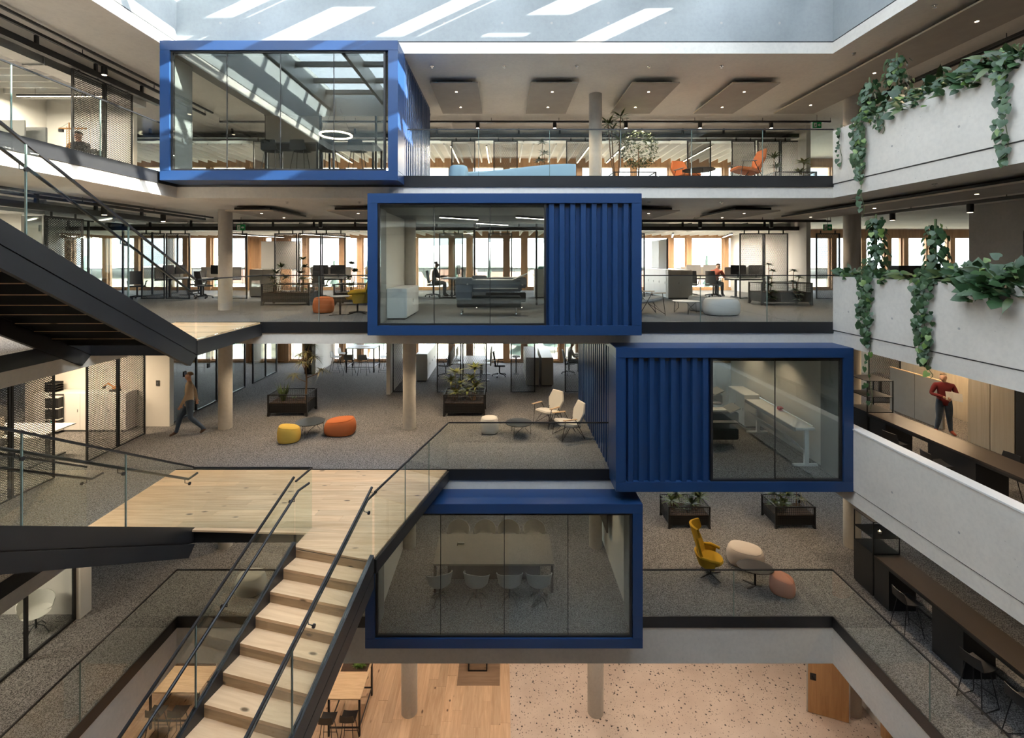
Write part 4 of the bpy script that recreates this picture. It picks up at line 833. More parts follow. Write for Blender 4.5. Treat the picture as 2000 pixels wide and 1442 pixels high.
# ---------------------------------------------------------------- people
def person(label, loc, rz, J, mats, hair=None, look=0.0, bald=False, bulk=1.12):
    """J: joint -> (x, y, z); figure faces local -y. mats: shirt, trousers, shoes"""
    V, R, E, S = [], [], [], []; idx = {}
    def jt(n, p, r):
        k_ = bulk if n[:2] in ('pe', 'wa', 'ch', 'up', 'sh', 'el', 'cu', 'hi', 'th', 'kn', 'cf') else 1.0
        idx[n] = len(V); V.append(Vector(p)); R.append((r[0]*k_, r[1]*k_) if isinstance(r, tuple) else (r*k_, r*k_))
    def ed(a, b, m_): E.append((idx[a], idx[b])); S.append(m_)
    jt('pelvis', J['pelvis'], (0.155, 0.115)); pel = Vector(J['pelvis']); ch = Vector(J['chest']); nk = Vector(J['neck']); hd = Vector(J['head'])
    jt('waist', pel.lerp(ch, 0.45), (0.145, 0.105)); jt('chest', ch, (0.165, 0.115)); jt('upper', ch.lerp(nk, 0.6), (0.12, 0.09)); jt('neck', nk, 0.055); 
    up = (hd-nk).normalized(); fw_ = Vector((math.sin(look), -math.cos(look), 0)); fw_ = (fw_-up*fw_.dot(up)).normalized()
    jt('jaw', nk+up*0.07+fw_*0.012, 0.066); jt('head', nk+up*0.155+fw_*0.008, (0.082, 0.095)); jt('crown', nk+up*0.225-fw_*0.005, (0.068, 0.078))
    for a, b, m_ in (('pelvis', 'waist', 0), ('waist', 'chest', 0), ('chest', 'upper', 0), ('upper', 'neck', 0), ('neck', 'jaw', 3), ('jaw', 'head', 3), ('head', 'crown', 3)): ed(a, b, m_)
    jt('nose', nk+up*0.125+fw_*0.104, 0.014); ed('head', 'nose', 3)
    sd = up.cross(fw_)
    for s in (-1, 1):
        jt('ear%d' % s, nk+up*0.13+sd*s*0.085-fw_*0.005, 0.016); ed('head', 'ear%d' % s, 3)
    for s, k in ((-1, 'r'), (1, 'l')):
        sh, el, ha = Vector(J['sh_'+k]), Vector(J['el_'+k]), Vector(J['ha_'+k])
        jt('sh_'+k, sh, 0.068); jt('el_'+k, el, 0.048); jt('cuff_'+k, el.lerp(ha, 0.9), 0.036); jt('ha_'+k, ha, (0.026, 0.034)); ed('upper', 'sh_'+k, 0); ed('sh_'+k, 'el_'+k, 0); ed('el_'+k, 'cuff_'+k, 0); ed('cuff_'+k, 'ha_'+k, 3)
        d_ = (ha-el).normalized(); sdv = Vector(J.get('palm_'+k, (0, -1, 0))); sdv = (sdv-d_*sdv.dot(d_)).normalized(); cu = d_.cross(sdv)*(0.03*s)
        jt('palm_'+k, ha+d_*0.07, (0.018, 0.036)); ed('ha_'+k, 'palm_'+k, 3)
        for q, (o, L) in enumerate(((-0.027, 0.066), (-0.009, 0.078), (0.009, 0.074), (0.026, 0.058))):
            b0 = ha+d_*0.075+sdv*o; jt('f%d%s' % (q, k), b0+d_*L*0.5+cu*0.25, 0.0095); jt('g%d%s' % (q, k), b0+d_*L*0.85+cu*0.8, 0.008); ed('palm_'+k, 'f%d%s' % (q, k), 3); ed('f%d%s' % (q, k), 'g%d%s' % (q, k), 3)
        jt('t0'+k, ha+d_*0.035-sdv*0.045, 0.011); jt('t1'+k, ha+d_*0.075-sdv*0.058+cu*0.3, 0.009); ed('ha_'+k, 't0'+k, 3); ed('t0'+k, 't1'+k, 3)
        hp, kn, an, to = [Vector(J[n+'_'+k]) for n in ('hip', 'kn', 'an', 'to')]
        jt('hip_'+k, hp, 0.098); jt('th_'+k, hp.lerp(kn, 0.45), 0.084); jt('kn_'+k, kn, 0.062); jt('cf_'+k, kn.lerp(an, 0.35), 0.058); jt('an_'+k, an, 0.046); jt('heel_'+k, an+(an-to)*0.15+Vector((0, 0, -0.035)), 0.036); jt('to_'+k, to, (0.038, 0.030))
        for a, b, m_ in (('pelvis', 'hip_', 1), ('hip_', 'th_', 1), ('th_', 'kn_', 1), ('kn_', 'cf_', 1), ('cf_', 'an_', 1), ('an_', 'heel_', 2), ('an_', 'to_', 2)): ed(a if a == 'pelvis' else a+k, b+k, m_)
    me = bpy.data.meshes.new('body'); me.from_pydata([v[:] for v in V], E, []); o = bpy.data.objects.new('body', me); COL.objects.link(o)
    md = o.modifiers.new('s', 'SKIN'); md.use_smooth_shade = True; md.branch_smoothing = 0.4
    sv = me.skin_vertices[0].data
    for i, r in enumerate(R): sv[i].radius = r; sv[i].use_root = (i == 0)
    ss = o.modifiers.new('u', 'SUBSURF'); ss.levels = 2; ss.render_levels = 2
    dg = bpy.context.evaluated_depsgraph_get(); dg.update(); fin = bpy.data.meshes.new_from_object(o.evaluated_get(dg)); bpy.data.objects.remove(o, do_unlink=True)
    fin.materials.clear()
    for m_ in (*mats, 'skin'): fin.materials.append(MATS[m_])
    mi = []
    for p in fin.polygons:
        c = p.center; best, bm_ = 1e9, 0
        for (a, b), m_ in zip(E, S):
            A, B = V[a], V[b]; ab = B-A; q = max(0, min(1, (c-A).dot(ab)/max(1e-9, ab.length_squared))); dd = (c-(A+ab*q)).length-0.5*(R[a][0]*(1-q)+R[b][0]*q)
            if dd < best: best, bm_ = dd, m_
        mi.append(bm_)
    fin.polygons.foreach_set('material_index', mi); fin.polygons.foreach_set('use_smooth', [True]*len(fin.polygons))
    t = thing('person', label, 'person', loc, rz); b = inst(fin, 'body', t); fin.name = 'body'
    c = nk+up*0.165-fw_*0.006; rows = []
    if hair:
        for i in range(7):
            row = []
            for j in range(16):
                q = 2*PI*j/16; f_ = math.sin(q); th_ = i/6*((1.6 if f_ < -0.1 else 1.6-0.85*min(1, (f_+0.1)/0.6)) if not bald else (1.5 if f_ < -0.3 else 0.35))
                row.append(tuple(c-fw_*0.012+up*math.cos(th_)*0.098+(sd*math.cos(q)*0.091+fw_*f_*0.100)*math.sin(th_)))
            rows.append(row)
        MB().grid(rows, True).build('hair', hair, t, True)
    for s in (-1, 1): p = nk+up*0.15+fw_*0.098+sd*s*0.032; MB().lathe([(0, -0.009), (0.009, 0), (0, 0.009)], 8).build('eye', 'screen', t, loc=p)
    p = nk+up*0.085+fw_*0.088; MB().beam(p-sd*0.024, p+sd*0.024, 0.006, 0.008).build('mouth', 'rust', t)
    return t
STAND = dict(pelvis=(0,0,0.95), chest=(0,-0.01,1.28), neck=(0,0,1.50), head=(0,-0.02,1.72), sh_r=(-0.19,0,1.42), sh_l=(0.19,0,1.42), el_r=(-0.25,0.03,1.13), el_l=(0.25,0.03,1.13), ha_r=(-0.24,-0.06,0.88), ha_l=(0.24,-0.06,0.88),
    hip_r=(-0.10,0,0.90), hip_l=(0.10,0,0.90), kn_r=(-0.11,-0.02,0.49), kn_l=(0.11,-0.02,0.49), an_r=(-0.12,0.02,0.09), an_l=(0.12,0.02,0.09), to_r=(-0.15,-0.15,0.035), to_l=(0.15,-0.15,0.035))
SIT = dict(pelvis=(0,0.02,0.56), chest=(0,-0.02,0.90), neck=(0,-0.07,1.12), head=(0,-0.12,1.34), sh_r=(-0.19,-0.05,1.04), sh_l=(0.19,-0.05,1.04), el_r=(-0.25,-0.16,0.78), el_l=(0.25,-0.16,0.78), ha_r=(-0.17,-0.42,0.80), ha_l=(0.17,-0.42,0.80),
    hip_r=(-0.10,0,0.55), hip_l=(0.10,0,0.55), kn_r=(-0.13,-0.42,0.54), kn_l=(0.13,-0.42,0.54), an_r=(-0.13,-0.40,0.09), an_l=(0.13,-0.40,0.09), to_r=(-0.14,-0.57,0.035), to_l=(0.14,-0.57,0.035))
# ================================================================ TOP GALLERY (level 4)
z4, z3, z2, z1 = LV[4], LV[3], LV[2], LV[1]
YM = 17.7
def panels(lv, xs, where_):
    xs = sorted(xs)
    for i, (a, b) in enumerate(xs): mesh_panel('black mesh sliding panel, %s from the left %s' % (ORD[i], where_), ((a+b)/2, YM, LV[lv]), b-a-0.02)
panels(4, [(-1.95, -1.05), (-0.41, 0.5), (2.25, 3.15), (6.68, 7.58), (8.3, 9.2), (9.25, 10.1), (10.1, 11.0), (-9.2, -8.3)], 'along the back of the top gallery')
for i, (a, b) in enumerate(((11.17, 12.08), (12.1, 13.0))): mesh_panel('black mesh sliding panel %s on the left wing of the top gallery' % ('beside the model crane' if i == 0 else 'right of its twin'), (-10.0, (a+b)/2, z4), b-a-0.01, 2.5, PI/2)
pouf('pale blue pouf left of the long bench behind the top rail', (-1.16, 12.3, z4), 0.25, 0.25, 0.46, 'blue_fabric')
t = thing('bench_sofa', 'long pale blue curved bench behind the top gallery rail', 'sofa', (0.44, 12.6, z4))
rows = []
for i in range(15):
    u = i/14; x = -1.36+2.72*u; y = 0.10*math.sin(u*PI*1.5); hh = 0.36+0.07*math.sin(u*3.2-1.2)+0.05*u; e_ = 1 if 0 < i < 14 else 0.85
    rows.append([(x, y+a*0.42*e_, b*hh) for a, b in ((-1, .12), (-1, .85), (-.9, 1), (-.3, 1.0), (.3, 1.0), (.9, 1), (1, .85), (1, .12), (0, .1))])
m_ = MB().grid(rows, True); n_ = 9; m_.add(rows[0], [tuple(range(n_-1, -1, -1))]); m_.add(rows[-1], [tuple(range(n_))]); m_.build('cushion', 'blue_fabric', t, True)
for x in (-1.1, 0, 1.1): MB().cyl(x, 0, 0, 0.06, 0.03, 10).build('foot', 'black_metal', t)
P_LO.at((6.32, 12.7, z4), -PI/2, 'orange lounge chair turned left behind the top gallery rail'); P_LO.at((5.2, 13.7, z4), 0.3, 'orange lounge chair behind the black round table on the top gallery')
coffee_table('black round wire-leg table between the orange chairs', (5.05, 12.55, z4), 0.41, 0.40, 'black_metal', 0.4)
planter('black planter box with a large ficus on the top gallery', (3.87, 14.75, z4), 1.25, 0.8); planter('black planter box at the right end of the top gallery', (8.65, 14.75, z4), 1.2, 0.8); planter('black planter box with a bamboo palm on the top gallery', (1.27, 16.1, z4), 0.8, 0.6)
sp = 0.41
plant('tall narrow-leaved palm in the large top gallery planter', (3.45, 14.75, z4+sp), [(0.1, 0, 2.0), (-0.15, 0.1, 1.6), (0.05, -0.15, 1.25), (-0.3, -0.1, 1.75)], 'palm', 26, 1.25, 0.35, 'palm', 0.02)
t = thing('ficus_tree', 'dense leafy ficus tree in the large top gallery planter', 'tree', (4.1, 14.8, z4+sp)); MB().tube([(0, 0, -.02), (0.02, 0, 0.5), (0, 0, 1.1)], [0.03, 0.025, 0.015], 8).build('trunk', 'bark', t); fo = MB()
for i in range(900):
    a, b, r = random.uniform(0, 6.28), random.uniform(-1, 1), random.uniform(0.55, 1)**0.6; q = math.sqrt(1-b*b); c = Vector((math.cos(a)*q*0.62*r, math.sin(a)*q*0.55*r, 1.05+b*0.62*r)); d_ = Vector((random.uniform(-1, 1), random.uniform(-1, 1), random.uniform(-1, .2))).normalized(); s_ = d_.orthogonal().normalized()*0.022
    fo.add([c, c+d_*0.045+s_, c+d_*0.1, c+d_*0.045-s_], [(0, 1, 2, 3)])
fo.build('foliage', 'leaf_palm', t, kind='stuff')
plant('bamboo palm standing behind the pale blue bench', (1.27, 16.1, z4+sp), [(0, 0, 1.55), (0.08, 0.05, 1.2), (-0.1, 0, 0.95), (0.05, -0.1, 0.65)], 'broad', 18, 0.95, 0.3, 'palm')
plant('spiky dracaena left in the right top gallery planter', (8.2, 14.7, z4+sp), [(0, 0, 0.75), (0.1, 0.05, 0.45)], 'palm', 24, 1.0, 0.5); plant('spreading dracaena right in the right top gallery planter', (9.1, 14.7, z4+sp), [(0, 0, 0.6), (-0.12, 0, 0.3)], 'yellow', 24, 1.25, 0.45)
for i, x in enumerate((-8.3, -6.9, -2.06, -0.69, 3.3, 4.63, 8.0)): linear_lamp('thin linear pendant lamp, %s from the left over the top floor offices' % ORD[i], (x, 18.7), (x, 21.9), z4+2.44, 130.0)
linear_lamp('thin linear pendant lamp in the left wing top office', (-13.0, 9.0), (-10.6, 9.0), z4+2.42, 105.0); linear_lamp('added second linear lamp brightening the left wing top office', (-13.0, 12.9), (-10.6, 12.9), z4+2.42, 80.0)  # the second lamp is added only to brighten this office
exit_sign('green exit sign at the right end of the top gallery', (10.35, 16.0, z4+2.42)); exit_sign('green exit sign left of the middle box', (-8.72, 16.0, z3+2.42)); exit_sign('green exit sign right of the middle box', (10.7, 16.0, z3+2.42))
desk('grey desk with a tall divider in the left top office', (-11.65, 10.9, z4), 1.9, 0.8, 0, True, 'shell_grey', 'grey_paint'); P_MG.at((-11.2, 11.0, z4+0.74), PI, 'grey monitor back on the left top office desk, right one'); P_MG.at((-11.9, 11.0, z4+0.74), PI, 'grey monitor back on the left top office desk, left one')
desk('white desk beneath the model crane in the left top office', (-11.2, 11.95, z4), 1.6, 0.7, 0, False)
t = thing('model_crane', 'orange model tower crane behind the left top rail', 'model', (-10.58, 11.75, z4+0.74)); cr = MB()
for sx in (-.03, .03):
    for sy in (-.03, .03): cr.box(sx-.005, sx+.005, sy-.005, sy+.005, 0, 0.56)
for i in range(9): cr.beam((-.03, -.03, .06*i), (.03, -.03, .06*i+.06), .006, .006).beam((.03, .03, .06*i), (-.03, .03, .06*i+.06), .006, .006)
cr.build('tower', 'crane', t); MB().box(-0.24, 0.42, -0.02, 0.02, 0.50, 0.53).build('jib', 'crane', t); MB().beam((0, 0, 0.53), (0, 0, 0.66), .02, .02).build('peak', 'crane', t); MB().box(-0.24, -0.15, -0.03, 0.03, 0.43, 0.50).build('counterweight', 'dark_grey', t); MB().tube([(0, 0, .66), (.4, 0, .53)], .003, 5).tube([(0, 0, .66), (-.22, 0, .53)], .003, 5).build('stay', 'dark_grey', t)
P_OC.at((-10.75, 12.95, z4), 1.2, 'dark office chair behind the left top mesh panels'); 
p = dict(SIT); person('seated person with short dark hair behind the left top desk', (-11.0, 12.55, z4), 0.2, p, ('charcoal', 'dark_cloth', 'shoe'), 'hair'); P_OC.at((-11.0, 12.62, z4), 0.2, 'dark office chair under the person in the left top office')
# uppermost blue room: high tables, stools, ring lamp
def high_table(label, loc, w_, dp, h=1.02, m='black_metal', top='dark_grey', rz=0):
    t = thing('high_table', label, 'table', loc, rz); MB().box(-w_/2, w_/2, -dp/2, dp/2, h-0.03, h).build('tabletop', top, t)
    for sx in (-1, 1):
        for sy in (-1, 1): MB().box(sx*(w_/2-0.03)-0.025, sx*(w_/2-0.03)+0.025, sy*(dp/2-0.03)-0.025, sy*(dp/2-0.03)+0.025, 0, h-0.03).build('leg', m, t)
    for sy in (-1, 1): MB().box(-w_/2+0.05, w_/2-0.05, sy*(dp/2-0.03)-0.015, sy*(dp/2-0.03)+0.015, 0.22, 0.25).build('foot_rail', m, t)
    for sx in (-1, 1): MB().box(sx*(w_/2-0.03)-0.015, sx*(w_/2-0.03)+0.015, -dp/2+0.05, dp/2-0.05, 0.22, 0.25).build('foot_rail', m, t)
    return t
high_table('black high table, left one in the uppermost blue room', (-5.35, 12.6, z4), 1.35, 0.9); high_table('black high table, right one in the uppermost blue room', (-3.95, 12.6, z4), 1.35, 0.9)
for i, x in enumerate((-5.7, -5.0, -4.3, -3.6)): P_SB.at((x, 11.85, z4), PI, 'black bar stool before the high tables, %s from the left' % ORD[i])
t = thing('ring_lamp', 'glowing ring pendant lamp in the uppermost blue room', 'lamp', (-4.98, 14.3, z4+1.75)); MB().tube([(0.45*math.cos(a*PI/20), 0.45*math.sin(a*PI/20), 0) for a in range(41)], 0.025, 8, False).build('ring', 'lamp_strip', t)
for a in (0, 2.1, 4.2): MB().tube([(0.45*math.cos(a), 0.45*math.sin(a), 0), (0.05*math.cos(a), 0.05*math.sin(a), 0.95)], 0.003, 5).build('cable', 'black_metal', t)

# ================================================================ LEVEL 3
panels(3, [(-13.3, -12.42), (-12.4, -11.5), (-10.3, -9.4), (-8.43, -7.57), (-7.56, -6.7), (-6.7, -5.8), (4.2, 5.15), (8.6, 9.5), (9.5, 10.4), (11.4, 12.3), (-2.4, -1.5), (-0.6, 0.3)], 'on the middle box floor')
mesh_panel('black mesh sliding panel behind the upper black staircase', (-10.0, 10.97, z3), 1.0, 2.42, PI/2)
def sit(fn, *a, **k): return fn(*a, **k)
pouf('round orange pouf beside the yellow wing chair, middle box floor', (*FP(632, 611, 3), z3), 0.27, 0.27, 0.44, 'orange_fabric')
P_W.at((-3.95, 13.0, z3), -PI/2+0.25, 'yellow wing chair half hidden by the middle blue box'); side_table('small round side table in front of the upper yellow wing chair', (-4.33, 12.75, z3), 0.25, 0.25, 0.5, 'shell_grey')
planter('black planter box left of the orange pouf, middle box floor', (-6.95, 15.75, z3), 1.5, 0.8); planter('black planter box behind the upper yellow wing chair', (-4.9, 15.75, z3), 1.0, 0.8)
plant('bamboo palm in the left planter of the middle box floor', (-6.55, 15.7, z3+sp), [(0, 0, 1.05), (0.06, 0, 0.8), (-.08, 0, 0.6), (0.05, -.1, 0.4), (-.05, -.1, 0.2)], 'broad', 24, 0.85, 0.4, 'palm'); plant('feathery palm at the left end of the middle floor planter', (-7.35, 15.6, z3+sp), [(0, 0, 0.6), (0.15, 0, 0.8), (-.15, .05, 0.4), (0, -.1, 0.2), (0.3, 0, 0.45)], 'palm', 24, 1.0, 0.4, 'palm'); plant('low light green plant at the right end of the middle floor planter', (-6.35, 15.45, z3+sp), [(0, 0, 0.08)], 'light', 16, 0.7, 0.6)
plant('dark broad-leaved plant behind the upper yellow wing chair', (-4.95, 15.7, z3+sp), [(0, 0, 0.9), (0.1, 0, 0.65), (-.1, 0, .45), (0, -.1, .2)], 'broad', 24, 0.95, 0.4)
cabinet('beige low cabinet behind the left column of the middle box floor', (-9.35, 18.9, z3), 1.0, 0.45, 1.08, 0, 'beige_lacquer', 2)
t = thing('whiteboard', 'large grey whiteboard standing left of the mesh panels', 'whiteboard', (-9.05, 19.6, z3)); MB().box(-0.8, 0.8, -0.02, 0.02, 1.1, 2.18).build('board', 'white_wall', t); MB().box(-0.82, 0.82, -0.025, 0.025, 1.07, 1.1).box(-0.82, 0.82, -0.025, 0.025, 2.18, 2.2).build('frame', 'steel', t)
for s in (-1, 1): MB().box(s*0.75-0.02, s*0.75+0.02, -0.02, 0.02, 0.03, 1.07).box(s*0.75-0.02, s*0.75+0.02, -0.3, 0.3, 0, 0.03).build('stand', 'steel', t)
def workplace(lv, x, y, rz, nm, n=2, chair=True, top='white_lacquer', scm='grey_screen', mon=None):
    z = LV[lv]; desk('white desk with a felt divider %s' % nm, (x, y, z), 1.6, 0.8, rz, True, top, scm); c, s = math.cos(rz), math.sin(rz)
    for i in range(n):
        u = -0.35+0.7*i if n == 2 else 0; v = 0.2; (mon or P_M).at((x+u*c-v*s, y+u*s+v*c, z+0.74), rz, 'dark monitor %s, %s of the desk' % (nm, 'left half' if i == 0 else 'right half'))
    if chair: P_OC.at((x+0.75*s, y-0.75*c, z), rz+PI+random.uniform(-.5, .5), 'dark office chair %s' % nm)
workplace(3, -6.95, 19.0, 0, 'behind the three mesh panels'); workplace(3, -11.3, 18.9, 0, 'left of the middle floor column', 1); workplace(3, -12.9, 19.2, PI/2, 'behind the left pair of mesh panels', 2); workplace(3, -4.9, 19.4, 0, 'left of the middle box', 2)
P_OC.at((-13.6, 17.9, z3), 0.8, 'dark office chair beside the left mesh panels')
cabinet('white and beige storage row end-on right of the middle box', (6.5, 19.5, z3), 2.8, 0.9, 1.08, -PI/2, 'white_lacquer', 4); cabinet('beige low cabinet facing the rail right of the middle box', (6.5, 17.95, z3), 0.9, 0.22, 1.06, 0, 'beige_lacquer', 2)
t = thing('whiteboard', 'tall pale board standing on the storage row right of the middle box', 'whiteboard', (6.25, 19.5, z3+1.09)); MB().box(-0.02, 0.02, -0.95, 0.0, 0.02, 1.15).build('left_board', 'white_wall', t); MB().box(-0.02, 0.02, 0.0, 0.95, 0.02, 1.15).build('right_board', 'white_lacquer', t); MB().box(-0.03, 0.03, -0.97, 0.97, 0, 0.02).box(-0.03, 0.03, -0.97, -0.95, 0, 1.17).build('frame', 'dark_grey', t)
workplace(3, 8.1, 19.6, 0, 'behind the man in the rust hoodie', 2, False, mon=P_MG); workplace(3, 9.5, 18.7, 0, 'behind the right pair of mesh panels', 2, False, scm='grey_paint')
P_OC.at((7.35, 19.0, z3), PI-0.4, 'empty dark office chair left of the man in the rust hoodie'); P_OC.at((8.15, 18.85, z3), PI-0.9, 'office chair carrying the man in the rust hoodie')
p = dict(SIT); p.update(chest=(0, -0.14, 0.88), neck=(0, -0.26, 1.08), head=(0, -0.40, 1.24), sh_r=(-0.19, -0.22, 1.0), sh_l=(0.19, -0.22, 1.0), el_r=(-0.26, -0.36, 0.76), el_l=(0.26, -0.36, 0.76), ha_r=(-0.1, -0.52, 0.82), ha_l=(0.1, -0.52, 0.82), palm_r=(0, 0, 1), palm_l=(0, 0, 1))
person('man in a rust hoodie leaning over his desk', (8.15, 18.82, z3), PI-0.9, p, ('rust', 'dark_cloth', 'shoe'), 'hair')
planter('long grey planter box at the right end, middle box floor', (9.0, 15.8, z3), 1.6, 0.8, 0.72, 0, 0.42, 'dark_grey')
plant('trailing climbing plant on the left of the right planter, middle floor', (8.45, 15.45, z3+sp), [(0, 0, 0.9), (0.08, -.1, 0.7), (-.08, -.1, 0.5), (-.05, -.12, 0.25), (0.05, -.18, 0.05), (0, -.2, -0.15)], 'broad', 22, 0.72, 0.15); plant('trailing climbing plant on the right of the right planter, middle floor', (9.25, 15.45, z3+sp), [(0, 0, 0.7), (0.1, -.1, 0.5), (-.1, -.1, 0.35), (-.08, -.16, 0.1), (0.05, -.2, -0.05), (0, -.2, -0.2)], 'broad', 22, 0.72, 0.15)
P_LB.at((3.85, 12.8, z3), PI/2+0.1, 'grey lounge chair with oak armrests right of the middle box'); coffee_table('pale round wire-leg table between lounge chair and poufs, middle floor', (4.93, 13.1, z3), 0.36, 0.34, 'shell_grey', 0.3)
pouf('small grey pouf behind the pale table, middle box floor', (5.52, 13.75, z3), 0.28, 0.26, 0.44, 'grey_fabric'); pouf('wide white pouf at the rail, middle box floor', (5.72, 12.75, z3), 0.46, 0.36, 0.46, 'light_fabric')
for i, x in enumerate((-11.0, -8.0, -5.0, 6.6, 8.9)): linear_lamp('thin white linear lamp, %s from the left over the middle floor offices' % ORD[i], (x, 18.9), (x+1.0, 21.9), z3+2.45, 95.0, 'lamp_white')
cabinet('dark low storage wall in the right wing behind the ivy', (13.9, 16.4, z3), 1.4, 0.45, 1.25, 0, 'dark_grey', 2); desk('dark desk at the far right windows', (17.2, 17.6, z3), 2.2, 0.8, 0, True, 'dark_grey', 'dark_grey'); cabinet('tan low cabinet in the right wing behind the ivy', (14.9, 14.6, z3), 1.6, 0.45, 1.0, 0, 'tan', 2)
struct('door_1', MB().box(12.40, 12.46, 10.6, 11.55, z3, z3+2.15), 'black_steel')
# middle blue room: plotter, low cabinet, seated man
def plotter(label, loc, rz=0, w_=1.7):
    t = thing('plotter', label, 'plotter', loc, rz); MB().bbox(-w_/2, w_/2, -0.25, 0.25, 0.62, 0.92, 0.03).build('body', 'greyblue', t); MB().bbox(-w_/2, -w_/2+0.42, -0.30, 0.25, 0.40, 0.98, 0.02).build('control_block', 'greyblue', t); MB().tube([(-w_/2+0.3, -0.305, 0.82), (-w_/2+0.3, -0.30, 0.82)], 0.025, 12).build('badge', 'steel', t)
    MB().bbox(-w_/2+0.02, w_/2-0.02, -0.28, 0.2, 0.22, 0.50, 0.02).build('paper_bin', 'black_metal', t); MB().box(-w_/2+0.45, w_/2-0.1, -0.42, -0.22, 0.70, 0.72).build('output_tray', 'shell_grey', t); MB().hexa([(w_/2-0.25, -0.3, 0.9), (w_/2+0.02, -0.3, 1.02), (w_/2+0.02, -0.3, 1.05), (w_/2-0.25, -0.3, 0.93)], [(w_/2-0.25, 0.2, 0.9), (w_/2+0.02, 0.2, 1.02), (w_/2+0.02, 0.2, 1.05), (w_/2-0.25, 0.2, 0.93)]).build('side_wing', 'shell_grey', t); MB().box(-w_/2+0.5, w_/2-0.2, -0.12, 0.15, 0.92, 0.935).build('paper', 'paper', t)
    for s in (-1, 1):
        for v in (-0.2, 0.2): l = MB().box(s*(w_/2-0.14)-0.02, s*(w_/2-0.14)+0.02, v-0.02, v+0.02, 0.07, 0.25).build('leg', 'chrome', t); MB().tube([(s*(w_/2-0.14)-0.015, v, 0.035), (s*(w_/2-0.14)+0.015, v, 0.035)], 0.035, 12).build('caster', 'chrome', l)
    return t
cabinet('white lacquered low cabinet along the left wall of the middle blue room', (-2.60, 12.5, z3), 1.6, 0.48, 0.75, PI/2, 'white_lacquer', 2)
plotter('dark wide-format plotter on casters in the middle blue room', (-0.4, 12.75, z3)); plotter('second plotter behind the first in the middle blue room', (-0.15, 14.4, z3), 0, 1.6)
workplace(3, -2.0, 19.0, -PI/2, 'beside the man seen through the middle blue room', 2, False); P_OC.at((-2.78, 18.9, z3), PI/2, 'office chair carrying the man seen through the middle blue room')
p = dict(SIT); person('man in a dark shirt sitting at a desk, seen through the middle blue room', (-2.75, 18.9, z3), PI/2, p, ('charcoal', 'dark_cloth', 'shoe'), 'hair')
cabinet('white cabinet behind the man in the dark shirt', (-3.75, 18.6, z3), 1.4, 0.45, 1.1, PI/2, 'white_lacquer', 2); cabinet('white cabinet carrying teal folders behind the middle blue room', (1.6, 18.6, z3), 0.9, 0.45, 1.1, 0, 'white_lacquer', 2)
t = thing('folder_stack', 'small stack of teal folders on the white cabinet', 'folders', (1.5, 18.6, z3+1.1))
for i in range(3): MB().box(-0.2+i*.01, 0.2+i*.01, -0.14, 0.14, i*0.035, i*0.035+0.03).build('folder', 'teal', t)
for i, (x, y) in enumerate(((-1.6, 12.0), (0.3, 12.0), (-0.8, 14.0))): linear_lamp('slim white lamp in the middle blue room ceiling, %s' % ('front left', 'front right', 'rear')[i], (x, y), (x+0.9, y+0.7), z3+2.5, 10.0, 'lamp_white')

# ================================================================ LEVEL 2
panels(2, [(-4.1, -3.45), (-2.48, -1.56), (-1.55, -0.63), (0.22, 1.14), (2.2, 3.1)], 'on the oak landing floor')
for i, (a, b) in enumerate(((12.52, 13.45), (11.56, 12.5), (9.8, 10.74), (8.85, 9.78))): mesh_panel('black mesh panel of the left office, %s from the back' % ORD[i], (-10.0, (a+b)/2, z2), b-a, 2.6, PI/2)
planter('black planter box with the tall dracaena', (-6.74, 15.4, z2), 1.2, 0.75); planter('black planter box with two bushy dracaenas', (-1.25, 15.4, z2), 1.25, 0.75)
t = thing('snake_plant', 'upright sword-leaved plant left in the tall dracaena planter', 'plant', (-7.0, 15.3, z2+sp))
for i in range(14): a = i*2.4; instm(LB['sword'], 'leaf', t, frame_m((0.05*math.cos(a), 0.05*math.sin(a), -0.02), (0.32*math.cos(a), 0.32*math.sin(a), 1.0), (math.cos(a+PI), math.sin(a+PI), 0.2), random.uniform(0.7, 1.15)))
t = plant('tall dracaena tree with drooping strap leaves', (-6.35, 15.45, z2+sp), [(0.02, 0, 1.5), (-0.22, 0.1, 1.4), (0.26, 0, 1.35), (0.55, -0.1, 0.95), (-0.30, -0.1, 0.8), (0.1, 0.1, 1.75), (-0.05, -0.15, 1.2)], 'dry', 34, 0.95, 0.3, 'tree', trunk=1.15)
plant('small light green plant between the dracaena and the sword plant', (-6.68, 15.35, z2+sp), [(0, 0, 0.06)], 'light', 14, 0.6, 0.7)
plant('bushy dracaena left in the two-plant planter', (-1.55, 15.4, z2+sp), [(0, 0, 0.85), (-.15, 0, 0.6), (0.12, -.05, 0.5), (0.02, -.1, 0.25)], 'yellow', 26, 1.3, 0.5); plant('bushy dracaena right in the two-plant planter', (-0.95, 15.4, z2+sp), [(0, 0, 1.0), (-.1, 0, 0.65), (-.22, -.1, 0.3), (0.05, -.1, .45)], 'yellow', 26, 1.35, 0.45)
pouf('yellow pouf with a slanted top beside the dark round table', (-5.78, 12.98, z2), 0.29, 0.27, 0.42, 'pale_yellow', -0.25, 0.3); coffee_table('dark round wire-leg table between yellow and orange poufs', (-5.42, 13.5, z2), 0.39, 0.36, 'gunmetal', 0.5); pouf('wide orange pouf right of the dark round table', (-4.6, 13.55, z2), 0.43, 0.34, 0.43, 'orange_fabric', 0.2)
pouf('white pouf left of the round table at the landing rail', (-0.42, 13.65, z2), 0.26, 0.26, 0.44, 'light_fabric', 0.0); coffee_table('dark round wire-leg table between white pouf and lounge chairs', (0.40, 13.42, z2), 0.37, 0.36, 'black_metal', 0.1)
